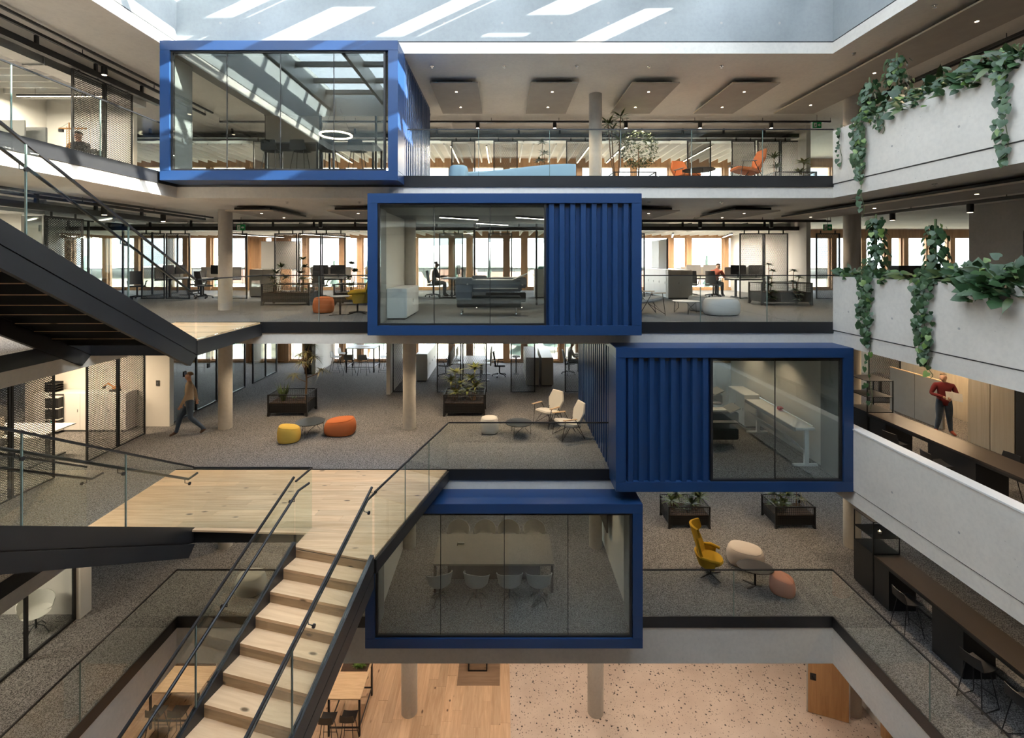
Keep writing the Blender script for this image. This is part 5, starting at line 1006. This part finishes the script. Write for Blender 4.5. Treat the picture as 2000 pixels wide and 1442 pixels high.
P_LG.at((1.28, 14.25, z2), -0.85, 'cream lounge chair with oak armrests, rear one of the pair'); P_LG.at((1.72, 13.25, z2), -1.25, 'cream lounge chair with oak armrests, front one by the clad wall')
# bar table with stools
high_table('grey high table ringed by bar stools at the rear windows', (-6.22, 21.3, z2), 1.25, 0.95, 1.05, 'black_metal', 'shell_grey'); papers('loose paper sheets on the grey high table', (-6.2, 21.3, z2+1.052))
for i, (x, y, a) in enumerate(((-7.3, 20.95, PI/2), (-7.25, 21.75, PI/2), (-6.55, 20.45, PI), (-5.95, 20.45, PI), (-5.2, 21.0, -PI/2), (-5.15, 21.7, -PI/2))):
    P_ST.at((x, y, z2), a, 'grey shell bar stool at the high table, %s' % ('front left side', 'rear left side', 'left one on the near side', 'right one on the near side', 'front right side', 'rear right side')[i])
workplace(2, -1.75, 20.0, PI/2, 'left of the centre divider, landing floor', 1, False); workplace(2, -0.95, 20.0, -PI/2, 'right of the centre divider, landing floor', 1, False); P_OC.at((-2.45, 20.2, z2), PI/2+2.8, 'dark office chair left of the paired desks'); P_OC.at((-0.2, 20.2, z2), PI/2, 'dark office chair right of the paired desks'); papers('spread of drawings on the left paired desk', (-2.0, 19.7, z2+0.742), 1.0, 0.4, 0.3, 4); papers('spread of drawings on the right paired desk', (-0.7, 19.7, z2+0.742), 0.4, 0.4, 0.3, 4)
cabinet('beige storage row end-on, left of the two', (1.08, 19.8, z2), 2.4, 0.5, 1.1, -PI/2, 'beige_lacquer', 4); cabinet('beige storage row end-on, right of the two', (1.66, 19.8, z2), 2.4, 0.45, 1.1, PI/2, 'beige_lacquer', 4)
t = thing('perch_stool', 'slim dark standing stool left of the storage rows', 'stool', (0.5, 20.6, z2)); MB().lathe([(0, 0), (0.17, 0), (0.06, 0.05), (0, 0.06)], 18).build('base', 'dark_grey', t, True); MB().cyl(0, 0, 0.05, 0.72, 0.03, 10).build('post', 'dark_grey', t); MB().lathe([(0, 0.72), (0.17, 0.73), (0.17, 0.77), (0, 0.78)], 18).build('seat', 'dark_grey', t, True)
cabinet('white storage row behind the centre left column', (-3.3, 20.6, z2), 2.6, 0.45, 1.1, PI/2, 'white_lacquer', 4)
P_OC.at((2.75, 20.6, z2), PI/2, 'office chair carrying the person beside the clad wall'); p = dict(SIT); person('seated person in a patterned shirt beside the clad wall', (2.78, 20.6, z2), PI/2, p, ('white_shirt', 'dark_cloth', 'shoe'), 'hair'); desk('white desk before the person in the patterned shirt', (3.5, 20.6, z2), 1.6, 0.8, -PI/2)
# glass partitions of the left rear office
def glass_wall(label, x, ys, z, h, axis='y', gap=()):
    t = thing('glass_partition', label, 'glass partition', (x, 0, z)); fr = MB()
    for i, (a, b) in enumerate(zip(ys, ys[1:])):
        if i in gap: continue
        MB().box(-0.008, 0.008, a+0.03, b-0.03, 0.05, h-0.05).build('pane', 'partition_glass', t)
    for y in ys: fr.box(-0.025, 0.025, y-0.03, y+0.03, 0, h)
    for i, (a, b) in enumerate(zip(ys, ys[1:])):
        fr.box(-0.025, 0.025, a, b, h-0.05, h)
        if i not in gap: fr.box(-0.025, 0.025, a, b, 0, 0.05)
    fr.build('frame', 'black_metal', t); return t
glass_wall('black framed glass partition of the left rear office, landing floor', -9.88, [14.35, 15.5, 16.6, 17.5, 18.4, 19.0, 20.0, 20.95], z2, BOT[3]-z2, gap=(4,)); glass_wall('black framed glass partition of the lower left office', -9.9, [4.0, 5.6, 7.2, 8.8, 10.0, 11.12], z1, BOT[2]-z1); glass_wall('dark framed glass partition behind the upper staircase', -14.2, [15.0, 16.5, 18.0, 19.5, 21.0], z3, 2.8)
for y in (14.9, 16.1): 
    t = thing('room_panel', 'small dark touch panel on the left rear glass, %s one' % ('near' if y < 15 else 'far'), 'touch panel', (-9.84, y, z2+1.35)); MB().box(-0.03, 0, -0.07, 0.07, -0.08, 0.08).build('case', 'screen', t); MB().box(0.0, 0.003, -0.05, 0.05, -0.06, 0.06).build('display', 'navy', t)
t = thing('wall_switch', 'black switch plate on the white wall end of the left office', 'switch', (-10.12, 14.11, z2+1.27)); MB().box(-0.045, 0.045, -0.012, 0, -0.08, 0.08).build('plate', 'screen', t); MB().box(-0.02, 0.02, -0.016, -0.012, -0.02, 0.02).build('button', 'greyblue', t)
# left office
cabinet('white storage wall behind the mesh panels of the left office', (-12.0, 13.88, z2), 2.6, 0.42, 1.1, 0, 'white_lacquer', 6, (1,))
t = thing('shelf_insert', 'open white shelf niche holding black binders', 'shelf', (-12.65, 13.64, z2)); MB().box(-0.2, 0.2, 0.0, 0.02, 0.08, 1.08).build('back', 'dark_grey', t)
for i in range(4): MB().box(-0.2, 0.2, -0.16, 0.0, 0.08+0.31*i, 0.10+0.31*i).build('board', 'white_lacquer', t)
for k in range(3):
    for j in range(5): 
        b = MB().box(-0.032, 0.032, -0.13, 0.0, 0, 0.27).mesh('binder', ['black_metal', 'rust', 'teal', 'shell_grey'][(j*3+k) % 4 if k == 0 else 0]); o = inst(b, 'binder', None, (-12.65-0.15+0.075*j, 13.635, z2+0.105+0.31*k)); tag(o, '%s binder, %s from the left on the %s shelf of the niche' % (('black', 'rust', 'teal', 'grey')[(j*3+k) % 4 if k == 0 else 0], ORD[j], ('lowest', 'middle', 'top')[k]), 'binder', 'binders in the niche')
t = thing('letter_tray', 'stack of black letter trays on the white storage wall', 'trays', (-12.9, 13.85, z2+1.1))
for i in range(4): MB().box(-0.16, 0.16, -0.12, 0.12, 0.07*i, 0.07*i+0.012).box(-0.16, 0.16, 0.11, 0.12, 0.07*i, 0.07*i+0.06).box(-0.16, -0.15, -0.12, 0.12, 0.07*i, 0.07*i+0.07).build('tray', 'black_metal', t)
t = thing('model_excavator', 'small orange and black model excavator on the storage wall', 'model', (-11.15, 13.85, z2+1.1)); MB().box(-0.12, 0.12, -0.07, -0.03, 0, 0.06).box(-0.12, 0.12, 0.03, 0.07, 0, 0.06).build('track', 'black_metal', t); MB().bbox(-0.06, 0.12, -0.06, 0.06, 0.07, 0.15, 0.01).build('cab', 'crane', t); MB().beam((-0.04, 0, 0.12), (-0.2, 0, 0.24), .03, .03).beam((-0.2, 0, 0.24), (-0.32, 0, 0.14), .025, .025).build('boom', 'crane', t); MB().hexa([(-0.36, -.04, .12), (-0.28, -.04, .16), (-0.30, -.04, .08)], [(-0.36, .04, .12), (-0.28, .04, .16), (-0.30, .04, .08)]).build('bucket', 'black_metal', t)
desk('white desk behind the left office mesh panels', (-11.75, 11.75, z2), 1.8, 1.0, 0, False); MB_ = MB().bbox(-0.35, 0.35, -0.025, 0.025, 0, 0.45, 0.01).build('desk_divider', 'grey_screen', loc=(-12.05, 11.3, z2+0.745)); tag(MB_, 'beige felt divider standing on the left office desk', 'divider')
t = thing('desk_phone', 'dark desk phone on the left office desk', 'phone', (-11.85, 11.5, z2+0.742)); MB().hexa([(-.1, -.09, 0), (.1, -.09, 0), (.1, .09, 0), (-.1, .09, 0)], [(-.1, -.09, .02), (.1, -.09, .02), (.1, .09, .06), (-.1, .09, .06)]).build('base', 'screen', t); MB().beam((-.07, -.08, .045), (-.07, .08, .075), .04, .03).build('handset', 'screen', t)
cabinet('dark low cabinet at the far left office edge', (-13.3, 12.4, z2), 0.9, 0.45, 1.0, PI/2, 'dark_grey', 2); t = thing('toy_digger', 'yellow toy vehicle at the far left office edge', 'toy', (-12.35, 10.4, z2+0.0)); desk('white desk at the far left edge of the left office', (-12.2, 10.0, z2), 1.6, 0.8, 0, False); t.location = (-12.0, 10.0, z2+0.742)
MB().bbox(-0.2, 0.2, -0.12, 0.12, 0.08, 0.22, 0.02).build('body', 'yellow_plastic', t)
for x in (-.13, .13):
    for y in (-.12, .12): MB().tube([(x, y-.02, .06), (x, y+.02, .06)], .06, 14).build('wheel', 'black_metal', t)
p = dict(STAND); p.update(kn_r=(-0.10, -0.22, 0.50), an_r=(-0.10, -0.30, 0.10), to_r=(-0.11, -0.46, 0.04), kn_l=(0.10, 0.02, 0.50), an_l=(0.10, 0.36, 0.13), to_l=(0.11, 0.24, 0.035), el_r=(-0.26, 0.14, 1.16), ha_r=(-0.27, 0.18, 0.90), el_l=(0.25, -0.08, 1.14), ha_l=(0.24, -0.20, 0.92), pelvis=(0, 0, 0.93))
wx, wy = FP(370, 850, 2); person('man in a beige sweater and jeans walking past the left column', (wx, wy, z2), -0.95, p, ('beige_knit', 'jeans', 'shoe'), 'hair_fair', 0.0, False, 1.15)
linear_lamp('linear pendant lamp over the left office desk, landing floor', (-13.0, 12.6), (-10.6, 12.6), z2+2.5, 62.0, 'lamp_strip', (1.0, 0.76, 0.5)); linear_lamp('linear pendant lamp over the far left office edge', (-13.0, 10.0), (-10.8, 10.0), z2+2.5, 62.0, 'lamp_strip', (1.0, 0.76, 0.5))
linear_lamp('linear pendant lamp in the lower left glass office', (-13.0, 9.5), (-10.8, 9.5), z1+2.5, 45.0); linear_lamp('linear pendant lamp in the left office behind the upper staircase', (-12.8, 9.5), (-10.6, 9.5), z3+2.5, 170.0)
linear_lamp('added warm linear lamp lighting the opening where the maroon hoodie man stands', (11.4, 12.6), (11.4, 14.4), z2+2.6, 16.0, 'lamp_strip', (1.0, 0.72, 0.45))  # no lamp known here; added to light the standing man
linear_lamp('added warm linear lamp brightening the room behind the grey felt partition', (13.3, 13.6), (13.3, 15.6), z2+2.6, 30.0, 'lamp_strip', (1.0, 0.68, 0.38))  # added fill lamp, warms and brightens the right wing behind the man
# right wing of the landing floor
def counter(lv, y0, y1, blocks, nm, shelf_y):
    z = LV[lv]; t = thing('bar_counter', 'long dark bar counter in the right wing %s' % nm, 'counter', (9.06, 0, z))
    MB().box(0, 0.66, y0, y1, 1.01, 1.05).build('worktop', 'counter_top', t); MB().box(0, 0.02, y0, y1, 0.96, 1.01).build('apron', 'black_metal', t)
    for a, b in blocks: MB().box(0.01, 0.65, a, b, 0.0, 1.01).build('support', 'black_steel', t); 
    MB().box(0.62, 0.65, y0, y1, 0.12, 0.16).build('foot_rail', 'black_metal', t)
    cabinet('black end cabinet of the bar counter %s' % nm, (9.39, shelf_y, z), 0.66, 0.66, 1.05, 0, 'black_steel', 1)
    t = thing('shelving_unit', 'open black steel shelf on the end of the bar counter %s' % nm, 'shelf', (9.06, shelf_y-0.33, z+1.05)); 
    for x in (0.01, 0.65):
        for y in (0.01, 0.65): MB().box(x-0.01, x+0.01, y-0.01, y+0.01, 0, 0.8).build('upright', 'black_metal', t)
    for k in (0.0, 0.38, 0.78): MB().box(0, 0.66, 0, 0.66, k, k+0.015).build('shelf', 'black_metal', t)
counter(2, 5.0, 12.05, [(11.5, 12.0), (9.3, 10.35), (6.2, 7.2)], 'on the landing floor', 12.4); counter(1, 4.0, 11.85, [(11.4, 11.85), (9.55, 10.25), (6.6, 7.3)], 'on the lowest gallery', 12.2)
P_SB.at((8.92, 11.0, z2), PI/2+0.2, 'black shell stool at the landing floor counter, left one'); P_SB.at((8.80, 9.85, z2), PI/2-0.2, 'black shell stool before the dark support of the landing floor counter'); P_SB.at((10.05, 9.75, z2), -PI/2, 'black shell stool behind the landing floor counter at the frame edge')
P_SB.at((8.95, 10.75, z1), PI/2, 'black shell stool at the lowest gallery counter, farthest one'); P_SB.at((8.86, 9.05, z1), PI/2+0.25, 'black shell stool at the lowest gallery counter, nearest one'); P_SB.at((8.9, 8.25, z1), PI/2, 'black shell stool at the lowest gallery counter, cut by the frame')
t = thing('tea_light', 'small glass tea light on the lower counter shelf', 'candle', (9.4, 12.1, z1+1.05+0.395)); MB().lathe([(0, 0), (0.04, 0), (0.045, 0.05), (0, 0.05)], 14).build('cup', 'shell_white', t); MB().lathe([(0, 0.05), (0.012, 0.06), (0, 0.09)], 10).build('flame', 'lamp_warm', t)
t = thing('felt_screen', 'low grey felt partition behind the landing floor counter', 'partition', (12.55, 14.75, z2))
for a, b in ((-0.95, 0.0), (0.0, 0.95)): MB().bbox(-0.03, 0.03, a+0.004, b-0.004, 0.02, 1.38, 0.006).build('panel', 'greyblue' if False else 'grey_paint', t)
MB().box(-0.035, 0.035, -0.96, 0.96, 1.38, 1.40).build('cap', 'oak_small', t)
for i, (a, b) in enumerate(((11.75, 12.33), (12.35, 12.93))):
    o = MB().box(12.40, 12.449, a, b, z2+0.01, BOT[3]-0.01).build('birch_panel', 'birch_panel', bpy.data.objects['wall_core'])
struct('door_2', MB().box(12.38, 12.449, 10.5, 11.7, z2, z2+2.3), 'black_steel')
p = dict(STAND); p.update(el_r=(-0.30, -0.02, 1.14), ha_r=(-0.08, -0.30, 1.12), el_l=(0.28, -0.04, 1.14), ha_l=(0.05, -0.34, 1.10), palm_r=(0, 0, 1), palm_l=(0, 0, 1), head=(-0.05, -0.06, 1.71), an_r=(-0.17, 0.02, 0.09), to_r=(-0.24, -0.14, 0.035), an_l=(0.15, 0, 0.09), to_l=(0.22, -0.16, 0.035))
mh = person('balding man in a maroon hoodie reading a sheet of paper', (12.3, 13.52, z2), -0.45, p, ('maroon', 'jeans', 'shoe_red'), 'hair_fair', -0.5, True, 1.2); mh.scale = (0.97, 0.97, 0.97)
t = thing('document', 'open white document held by the man in the maroon hoodie', 'document', (12.22, 13.13, z2+1.14), -0.45)
MB().hexa([(-0.16, 0, -0.09), (0.0, 0.03, -0.1), (0.0, 0.10, 0.11), (-0.16, 0.08, 0.12)], [(-0.16, 0.006, -0.09), (0.0, 0.036, -0.1), (0.0, 0.106, 0.11), (-0.16, 0.086, 0.12)]).build('left_page', 'paper', t); MB().hexa([(0.0, 0.03, -0.1), (0.19, 0, -0.13), (0.19, 0.07, 0.08), (0, 0.10, 0.11)], [(0.0, 0.036, -0.1), (0.19, 0.006, -0.13), (0.19, 0.076, 0.08), (0, 0.106, 0.11)]).build('right_page', 'paper', t)
desk('dark work table by the right wing windows', (12.7, 17.3, z2), 2.0, 0.8, 0, False, 'shell_grey'); mesh_panel('black mesh panel by the right wing work table', (12.9, 16.4, z2), 1.1)
# right-hand blue room: plotter, white cabinet, long cutting table
plotter('dark plotter half hidden by the cladding in the right blue room', (5.2, 12.75, z2), 0, 1.75); plotter('second plotter at the back of the right blue room', (5.6, 14.4, z2), 0, 1.6)
cabinet('white two-door cabinet in the right blue room', (7.18, 14.5, z2), 1.0, 0.45, 0.95, -PI/2, 'white_lacquer', 2)
t = thing('cutting_table', 'long white cutting table with a hanging paper tray in the right blue room', 'table', (7.14, 12.45, z2)); MB().bbox(-0.28, 0.2, -1.05, 1.3, 0.84, 0.90, 0.01).build('tabletop', 'white_lacquer', t); MB().box(-0.30, -0.27, -1.05, 1.3, 0.82, 0.91).build('edge_strip', 'shell_grey', t); MB().tube([(0.12, -1.08, 0.96), (0.12, 1.3, 0.96)], 0.012, 8).build('cutter_rail', 'steel', t); MB().bbox(0.07, 0.17, 0.2, 0.34, 0.92, 1.0, 0.01).build('cutter_head', 'red', t)
for y in (-1.02, 1.15): MB().box(-0.05, 0.05, y-0.03, y+0.03, 0.05, 0.84).box(-0.32, 0.26, y-0.035, y+0.035, 0.0, 0.05).build('leg', 'white_lacquer', t)
solid([[(-0.02+0.28*math.sin(a*PI/8)-0.28, y, 0.62-0.28*math.cos(a*PI/8-PI/2)) for y in (-0.95, 1.2)] for a in range(9)], 0.006).build('tray', 'shell_grey', t, True)
# ================================================================ LEVEL 1
planter('black planter box below the right blue room, left one', (5.7, 15.3, z1), 1.25, 0.8); planter('black planter box below the right blue room, right one', (8.97, 15.3, z1), 1.2, 0.8)
plant('palm in the left planter below the right blue room', (5.35, 15.3, z1+sp), [(0, 0, 0.75), (0.1, 0, 0.5), (-.1, -.1, 0.3)], 'palm', 30, 1.2, 0.35); plant('bushy dracaena in the left planter below the right blue room', (6.05, 15.3, z1+sp), [(0, 0, 0.55), (0.1, 0, 0.35), (-.15, -.1, 0.2)], 'palm', 30, 1.15, 0.5); plant('low leafy plant in the left planter below the right blue room', (5.7, 15.1, z1+sp), [(0, 0, 0.08)], 'broad', 14, 0.6, 0.6)
plant('broad palm in the right planter below the right blue room', (8.75, 15.3, z1+sp), [(0, 0, 0.75), (-.2, 0, 0.5), (0.2, 0, 0.45), (0, -.15, 0.25), (-.25, -.1, .2)], 'broad', 24, 1.1, 0.35); plant('dry-leaved plant in the right planter below the right blue room', (9.3, 15.4, z1+sp), [(0, 0, 0.6), (0.1, -.1, 0.3)], 'dry', 26, 0.8, 0.4)
P_W.at((5.42, 12.7, z1), 1.15, 'yellow wing chair on the lowest gallery'); pouf('large pale pouf behind the oval table on the lowest gallery', (6.58, 13.2, z1), 0.47, 0.38, 0.46, 'pinkwhite', 0.0, -0.5); side_table('dark oval side table on the lowest gallery', (6.38, 12.3, z1), 0.44, 0.30, 0.48, 'counter_top', -0.2); pouf('small pink pouf with a slanted top on the lowest gallery', (6.93, 12.05, z1), 0.29, 0.27, 0.42, 'pink_fabric', 0.25, 2.6)
pouf('cream pouf seen through the oak staircase glass', (-6.35, 12.1, z1), 0.34, 0.32, 0.44, 'light_fabric')
P_SW.at((-10.42, 10.75, z1), 0.9, 'white shell chair in the lower left glass office')
t = thing('conference_table', 'long grey conference table in the lowest blue room', 'table', (-0.27, 12.65, z1)); MB().box(-1.5, 1.5, -0.66, 0.66, 0.70, 0.74).build('tabletop', 'table_grey', t); MB().box(-1.2, 1.2, -0.1, 0.1, 0.0, 0.70).build('cable_wall', 'dark_grey', t)
for sx in (-1, 1): MB().box(sx*1.46-0.03, sx*1.46+0.03, -0.62, -0.56, 0, 0.70).box(sx*1.46-0.03, sx*1.46+0.03, 0.56, 0.62, 0, 0.70).build('leg', 'black_metal', t)
for i, (x, a) in enumerate(((-1.57, PI+0.35), (-0.68, PI-0.25), (0.13, PI), (0.84, PI))): P_SG.at((x, 11.72, z1), a, 'grey shell chair on the near side of the conference table, %s from the left' % ORD[i])
for i, x in enumerate((-1.3, -0.55, 0.12, 0.85)): P_SG.at((x, 13.65, z1), 0, 'grey shell chair on the far side of the conference table, %s from the left' % ORD[i])
t = thing('wall_screen', 'dark flat screen on the right wall of the lowest blue room', 'screen', (2.78, 13.6, z1+1.35)); MB().box(-0.04, 0, -0.65, 0.65, -0.38, 0.38).build('panel', 'screen', t); MB().box(0.0, 0.06, -0.2, 0.2, -0.2, 0.2).build('bracket', 'dark_grey', t)
t = thing('table_microphone', 'small speaker unit lying on the conference table', 'speaker', (-1.15, 12.85, z1+0.74)); MB().bbox(-0.09, 0.09, -0.03, 0.03, 0, 0.035, 0.01).build('case', 'shell_grey', t); MB().box(-0.1, -0.085, -0.1, 0.03, 0, 0.01).build('arm', 'screen', t)
for nm, o, xs, dz, pw in (('b4', b4, (-1.8, 0.2, 2.0), 2.86, 20), ('b3', b3, (-0.6, 1.8), 2.86, 22), ('b1', b1, (-1.2, 1.2), 2.8, 7)):
    for x in xs:
        for y in (2.2, 3.9): MB().cyl(x, y, dz-0.012, dz+0.01, 0.045, 14).build('downlight', 'lamp_warm', o); spot(o, (x, y, dz-0.03), pw)
# ================================================================ GROUND FLOOR
k = 0
for x in (-9.5, -6.6, -3.7, -0.8, 2.1, 5.0, 7.9):
    for y in (12.9, 15.4):
        t = thing('ceiling_downlight', 'recessed downlight over the ground floor, %s row, %s from the left' % ('near' if y < 14 else 'far', ORD[int(round((x+9.5)/2.9))]), 'downlight', (x, y, BOT[1]), 0, 'recessed ground floor downlights'); MB().cyl(0, 0, -0.008, 0.0, 0.07, 16).build('trim_ring', 'black_metal', t); MB().cyl(0, 0, -0.012, -0.008, 0.055, 16).build('lens', 'lamp_warm', t); spot(t, (0, 0, -0.03), GROUND_W, 130, 0.6, (1.0, 0.80, 0.62))
def plant_table(label, loc, rz, w_, dp, h=1.05):
    t = high_table(label, loc, w_, dp, h, 'black_metal', 'oak_small', rz); MB().box(-w_/2+0.06, w_/2-0.06, dp/2-0.42, dp/2-0.08, h, h+0.012).build('plant_trough', 'soil', t)
    return t
plant_table('oak topped high table with a plant trough behind the stairs', (-4.4, 13.9, 0), 0, 0.9, 1.3); plant('spiky green plant in the oak table trough', (-4.2, 14.3, 1.06), [(0.0, 0, 0.03), (-.15, 0, 0.02)], 'light', 26, 0.95, 0.7)
plant_table('oak topped table at the lower left under the stairs', (-9.2, 14.1, 0), 0, 1.4, 1.3); plant('light green plants in the lower left table trough', (-9.0, 14.5, 1.06), [(0.1, 0, 0.05), (-.3, 0, 0.04)], 'light', 22, 0.8, 0.7)
for i, (x, y) in enumerate(((-4.2, 13.05), (-4.75, 13.0), (-9.5, 13.2), (-8.9, 13.2))): P_SB.at((x, y, 0), PI, 'black shell stool at the ground floor oak tables, %s from the right' % ('first', 'second', 'fourth', 'third')[i])
ins = MB().box(-0.66, 0.66, -0.9, 0.5, 0, 0.006).build('floor_inlay', 'oak_dark', loc=(-0.8, 15.75, 0.004)); tag(ins, 'dark stained rectangle set into the oak ground floor', 'floor inlay')
t = thing('frame_stool', 'black square wire frame standing on the dark inlay', 'stool', (-0.85, 15.6, 0.01)); MB().box(-0.3, 0.3, -0.25, -0.22, 0, 0.03).box(-0.3, 0.3, 0.3, 0.33, 0, 0.03).box(-0.3, -0.27, -0.25, 0.33, 0, 0.03).box(0.27, 0.3, -0.25, 0.33, 0, 0.03).build('base_frame', 'black_metal', t)
for sx in (-1, 1): MB().box(sx*0.285-0.015, sx*0.285+0.015, -0.25, -0.22, 0.03, 0.75).box(sx*0.285-0.015, sx*0.285+0.015, 0.3, 0.33, 0.03, 0.75).build('upright', 'black_metal', t)
MB().box(-0.3, 0.3, -0.25, 0.33, 0.75, 0.78).build('seat', 'black_metal', t)
dv = Vector((9.74-8.79, 13.65-14.0)); t = thing('oak_door', 'open oak door leaf with a black handle plate on the ground floor', 'door', (8.79, 14.0, 0.02), math.atan2(dv.y, dv.x)); MB().box(0, 1.0, -0.025, 0.025, 0, 2.9).build('leaf', 'oak_door', t); MB().box(0.05, 0.2, -0.03, -0.025, 0.95, 1.15).build('handle_plate', 'black_metal', t); MB().tube([(0.12, -0.03, 1.05), (0.12, -0.07, 1.05), (0.18, -0.07, 1.05)], 0.008, 6).build('handle', 'gunmetal', t); MB().box(-0.03, 0, -0.03, 0.03, 0, 2.9).box(1.0, 1.03, -0.03, 0.03, 0, 2.9).build('edge_profile', 'steel', t)
struct('door_3', MB().box(10.35, 10.45, 12.2, 13.3, 0, 2.9), 'oak_door'); struct('wall_ground_right', MB().box(10.5, 10.65, 8.0, YFAC, 0, BOT[1]), 'white_wall')
# ================================================================ GREENERY ON THE RIGHT PARAPETS
t4, t3 = z4+1.05, z3+1.07
def yat(px, x=XR): return x*F_PX/(px-CX)
vine('thick leafy vine on a pole spilling over the upper parapet, leftmost large one', XR, yat(1686), FZ(148, 10.2), t4, FZ(350, 10.2), 0.20, 95); vine('thin tail of ivy below the leftmost large upper vine', XR, yat(1683)-0.08, None, z4-0.1, FZ(425, 10.2), 0.05, 9)
vine('pole-grown ivy rising behind the upper parapet', XR+0.1, yat(1750, XR+0.3), FZ(108, 9.9), t4, t4-0.25, 0.27, 85, 0.22); vine('single thin ivy strand at the left end of the upper parapet', XR, yat(1645), None, t4, FZ(325, 10.9), 0.03, 13); vine('sparse ivy hanging near the right edge of the upper parapet', XR, yat(1968), None, t4, FZ(325, 7.35), 0.10, 40); vine('short ivy tuft hanging beside the pole-grown ivy', XR, yat(1728), None, t4, t4-0.45, 0.13, 26)
vine('pole-grown ivy hanging over the lower parapet, left one', XR, yat(1698), FZ(418, 10.1), t3, FZ(675, 10.1), 0.20, 80); vine('pole-grown ivy hanging over the lower parapet, right one', XR, yat(1812), FZ(428, 8.7), t3, FZ(715, 8.7), 0.19, 90); vine('thin ivy strand trailing below the left lower pole', XR, yat(1697)-0.1, None, z3-0.3, FZ(800, 10.0), 0.05, 8); vine('thin leafy tail below the right lower pole', XR, yat(1812)-0.1, None, z3-0.35, FZ(740, 8.6), 0.05, 10)
def bed(label, x, y, z, n, spread, ln, big=0.3, lean=-0.5):
    t = thing('trough_plant', label, 'plant', (x, y, z)); MB().tube([(0, 0, -0.15), (0, 0, 0.05)], 0.02, 6).build('crown', 'stem', t)
    for i in range(n):
        a = random.uniform(0, 6.28); d_ = Vector((math.cos(a)*0.8+lean*0.7, math.sin(a), random.uniform(0.1, 1.0))); L = random.uniform(0.35, 1.0)*ln
        p = Vector((d_.x*L*0.38, math.sin(a)*spread*random.uniform(0.3, 1), max(-0.02, d_.z)*L*0.62)); 
        if p.x < -0.12: p.z -= random.uniform(0.05, 0.9)*L*0.7
        me = HB[3] if random.random() < big else (HB[0] if random.random() < 0.72 else (LB['broad'] if random.random() < 0.6 else HB[2]))
        instm(me, 'leaf', t, frame_m(p, d_*0.8+Vector((-.3, 0, random.uniform(-1.1, 0.2))), (-.6, -.5, random.uniform(0.2, 0.9)), random.uniform(0.7, 1.15)))
    return t
for i, (pxx, n) in enumerate(((1715, 40), (1775, 46), (1815, 44), (1860, 50), (1905, 55), (1950, 60), (1990, 60))): bed('leafy green plant in the upper parapet trough, %s from the left' % ORD[i], XR+0.12, yat(pxx, XR+0.1), t4+0.0, int(n*1.5), 0.40, 0.50, 0.12)
for i, (pxx, n, ln) in enumerate(((1660, 34, 0.22), (1725, 40, 0.26), (1770, 34, 0.26), (1850, 40, 0.3), (1895, 50, 0.42), (1945, 55, 0.5), (1990, 60, 0.55))): bed('leafy green plant in the lower parapet trough, %s from the left' % ORD[i], XR+0.14, yat(pxx, XR+0.1), t3+0.0, int(n*1.5), 0.38, ln*1.3, 0.12 if i < 4 else 0.5)
t = bed('large-leaved plant drooping over the lower parapet at the right', XR-0.02, yat(1935, XR), t3-0.12, 42, 0.42, 0.42, 0.8, -1.6)
t = thing('peace_lily', 'single white lily bloom above the lower parapet', 'flower', (XR+0.15, yat(1940, XR+0.15), t3)); MB().tube([(0, 0, 0), (0.02, 0.02, 0.18)], 0.005, 6).build('stalk', 'stem', t); MB().lathe([(0, 0.16), (0.03, 0.19), (0.035, 0.23), (0.015, 0.27), (0, 0.30)], 12).build('bloom', 'petal', t, True)
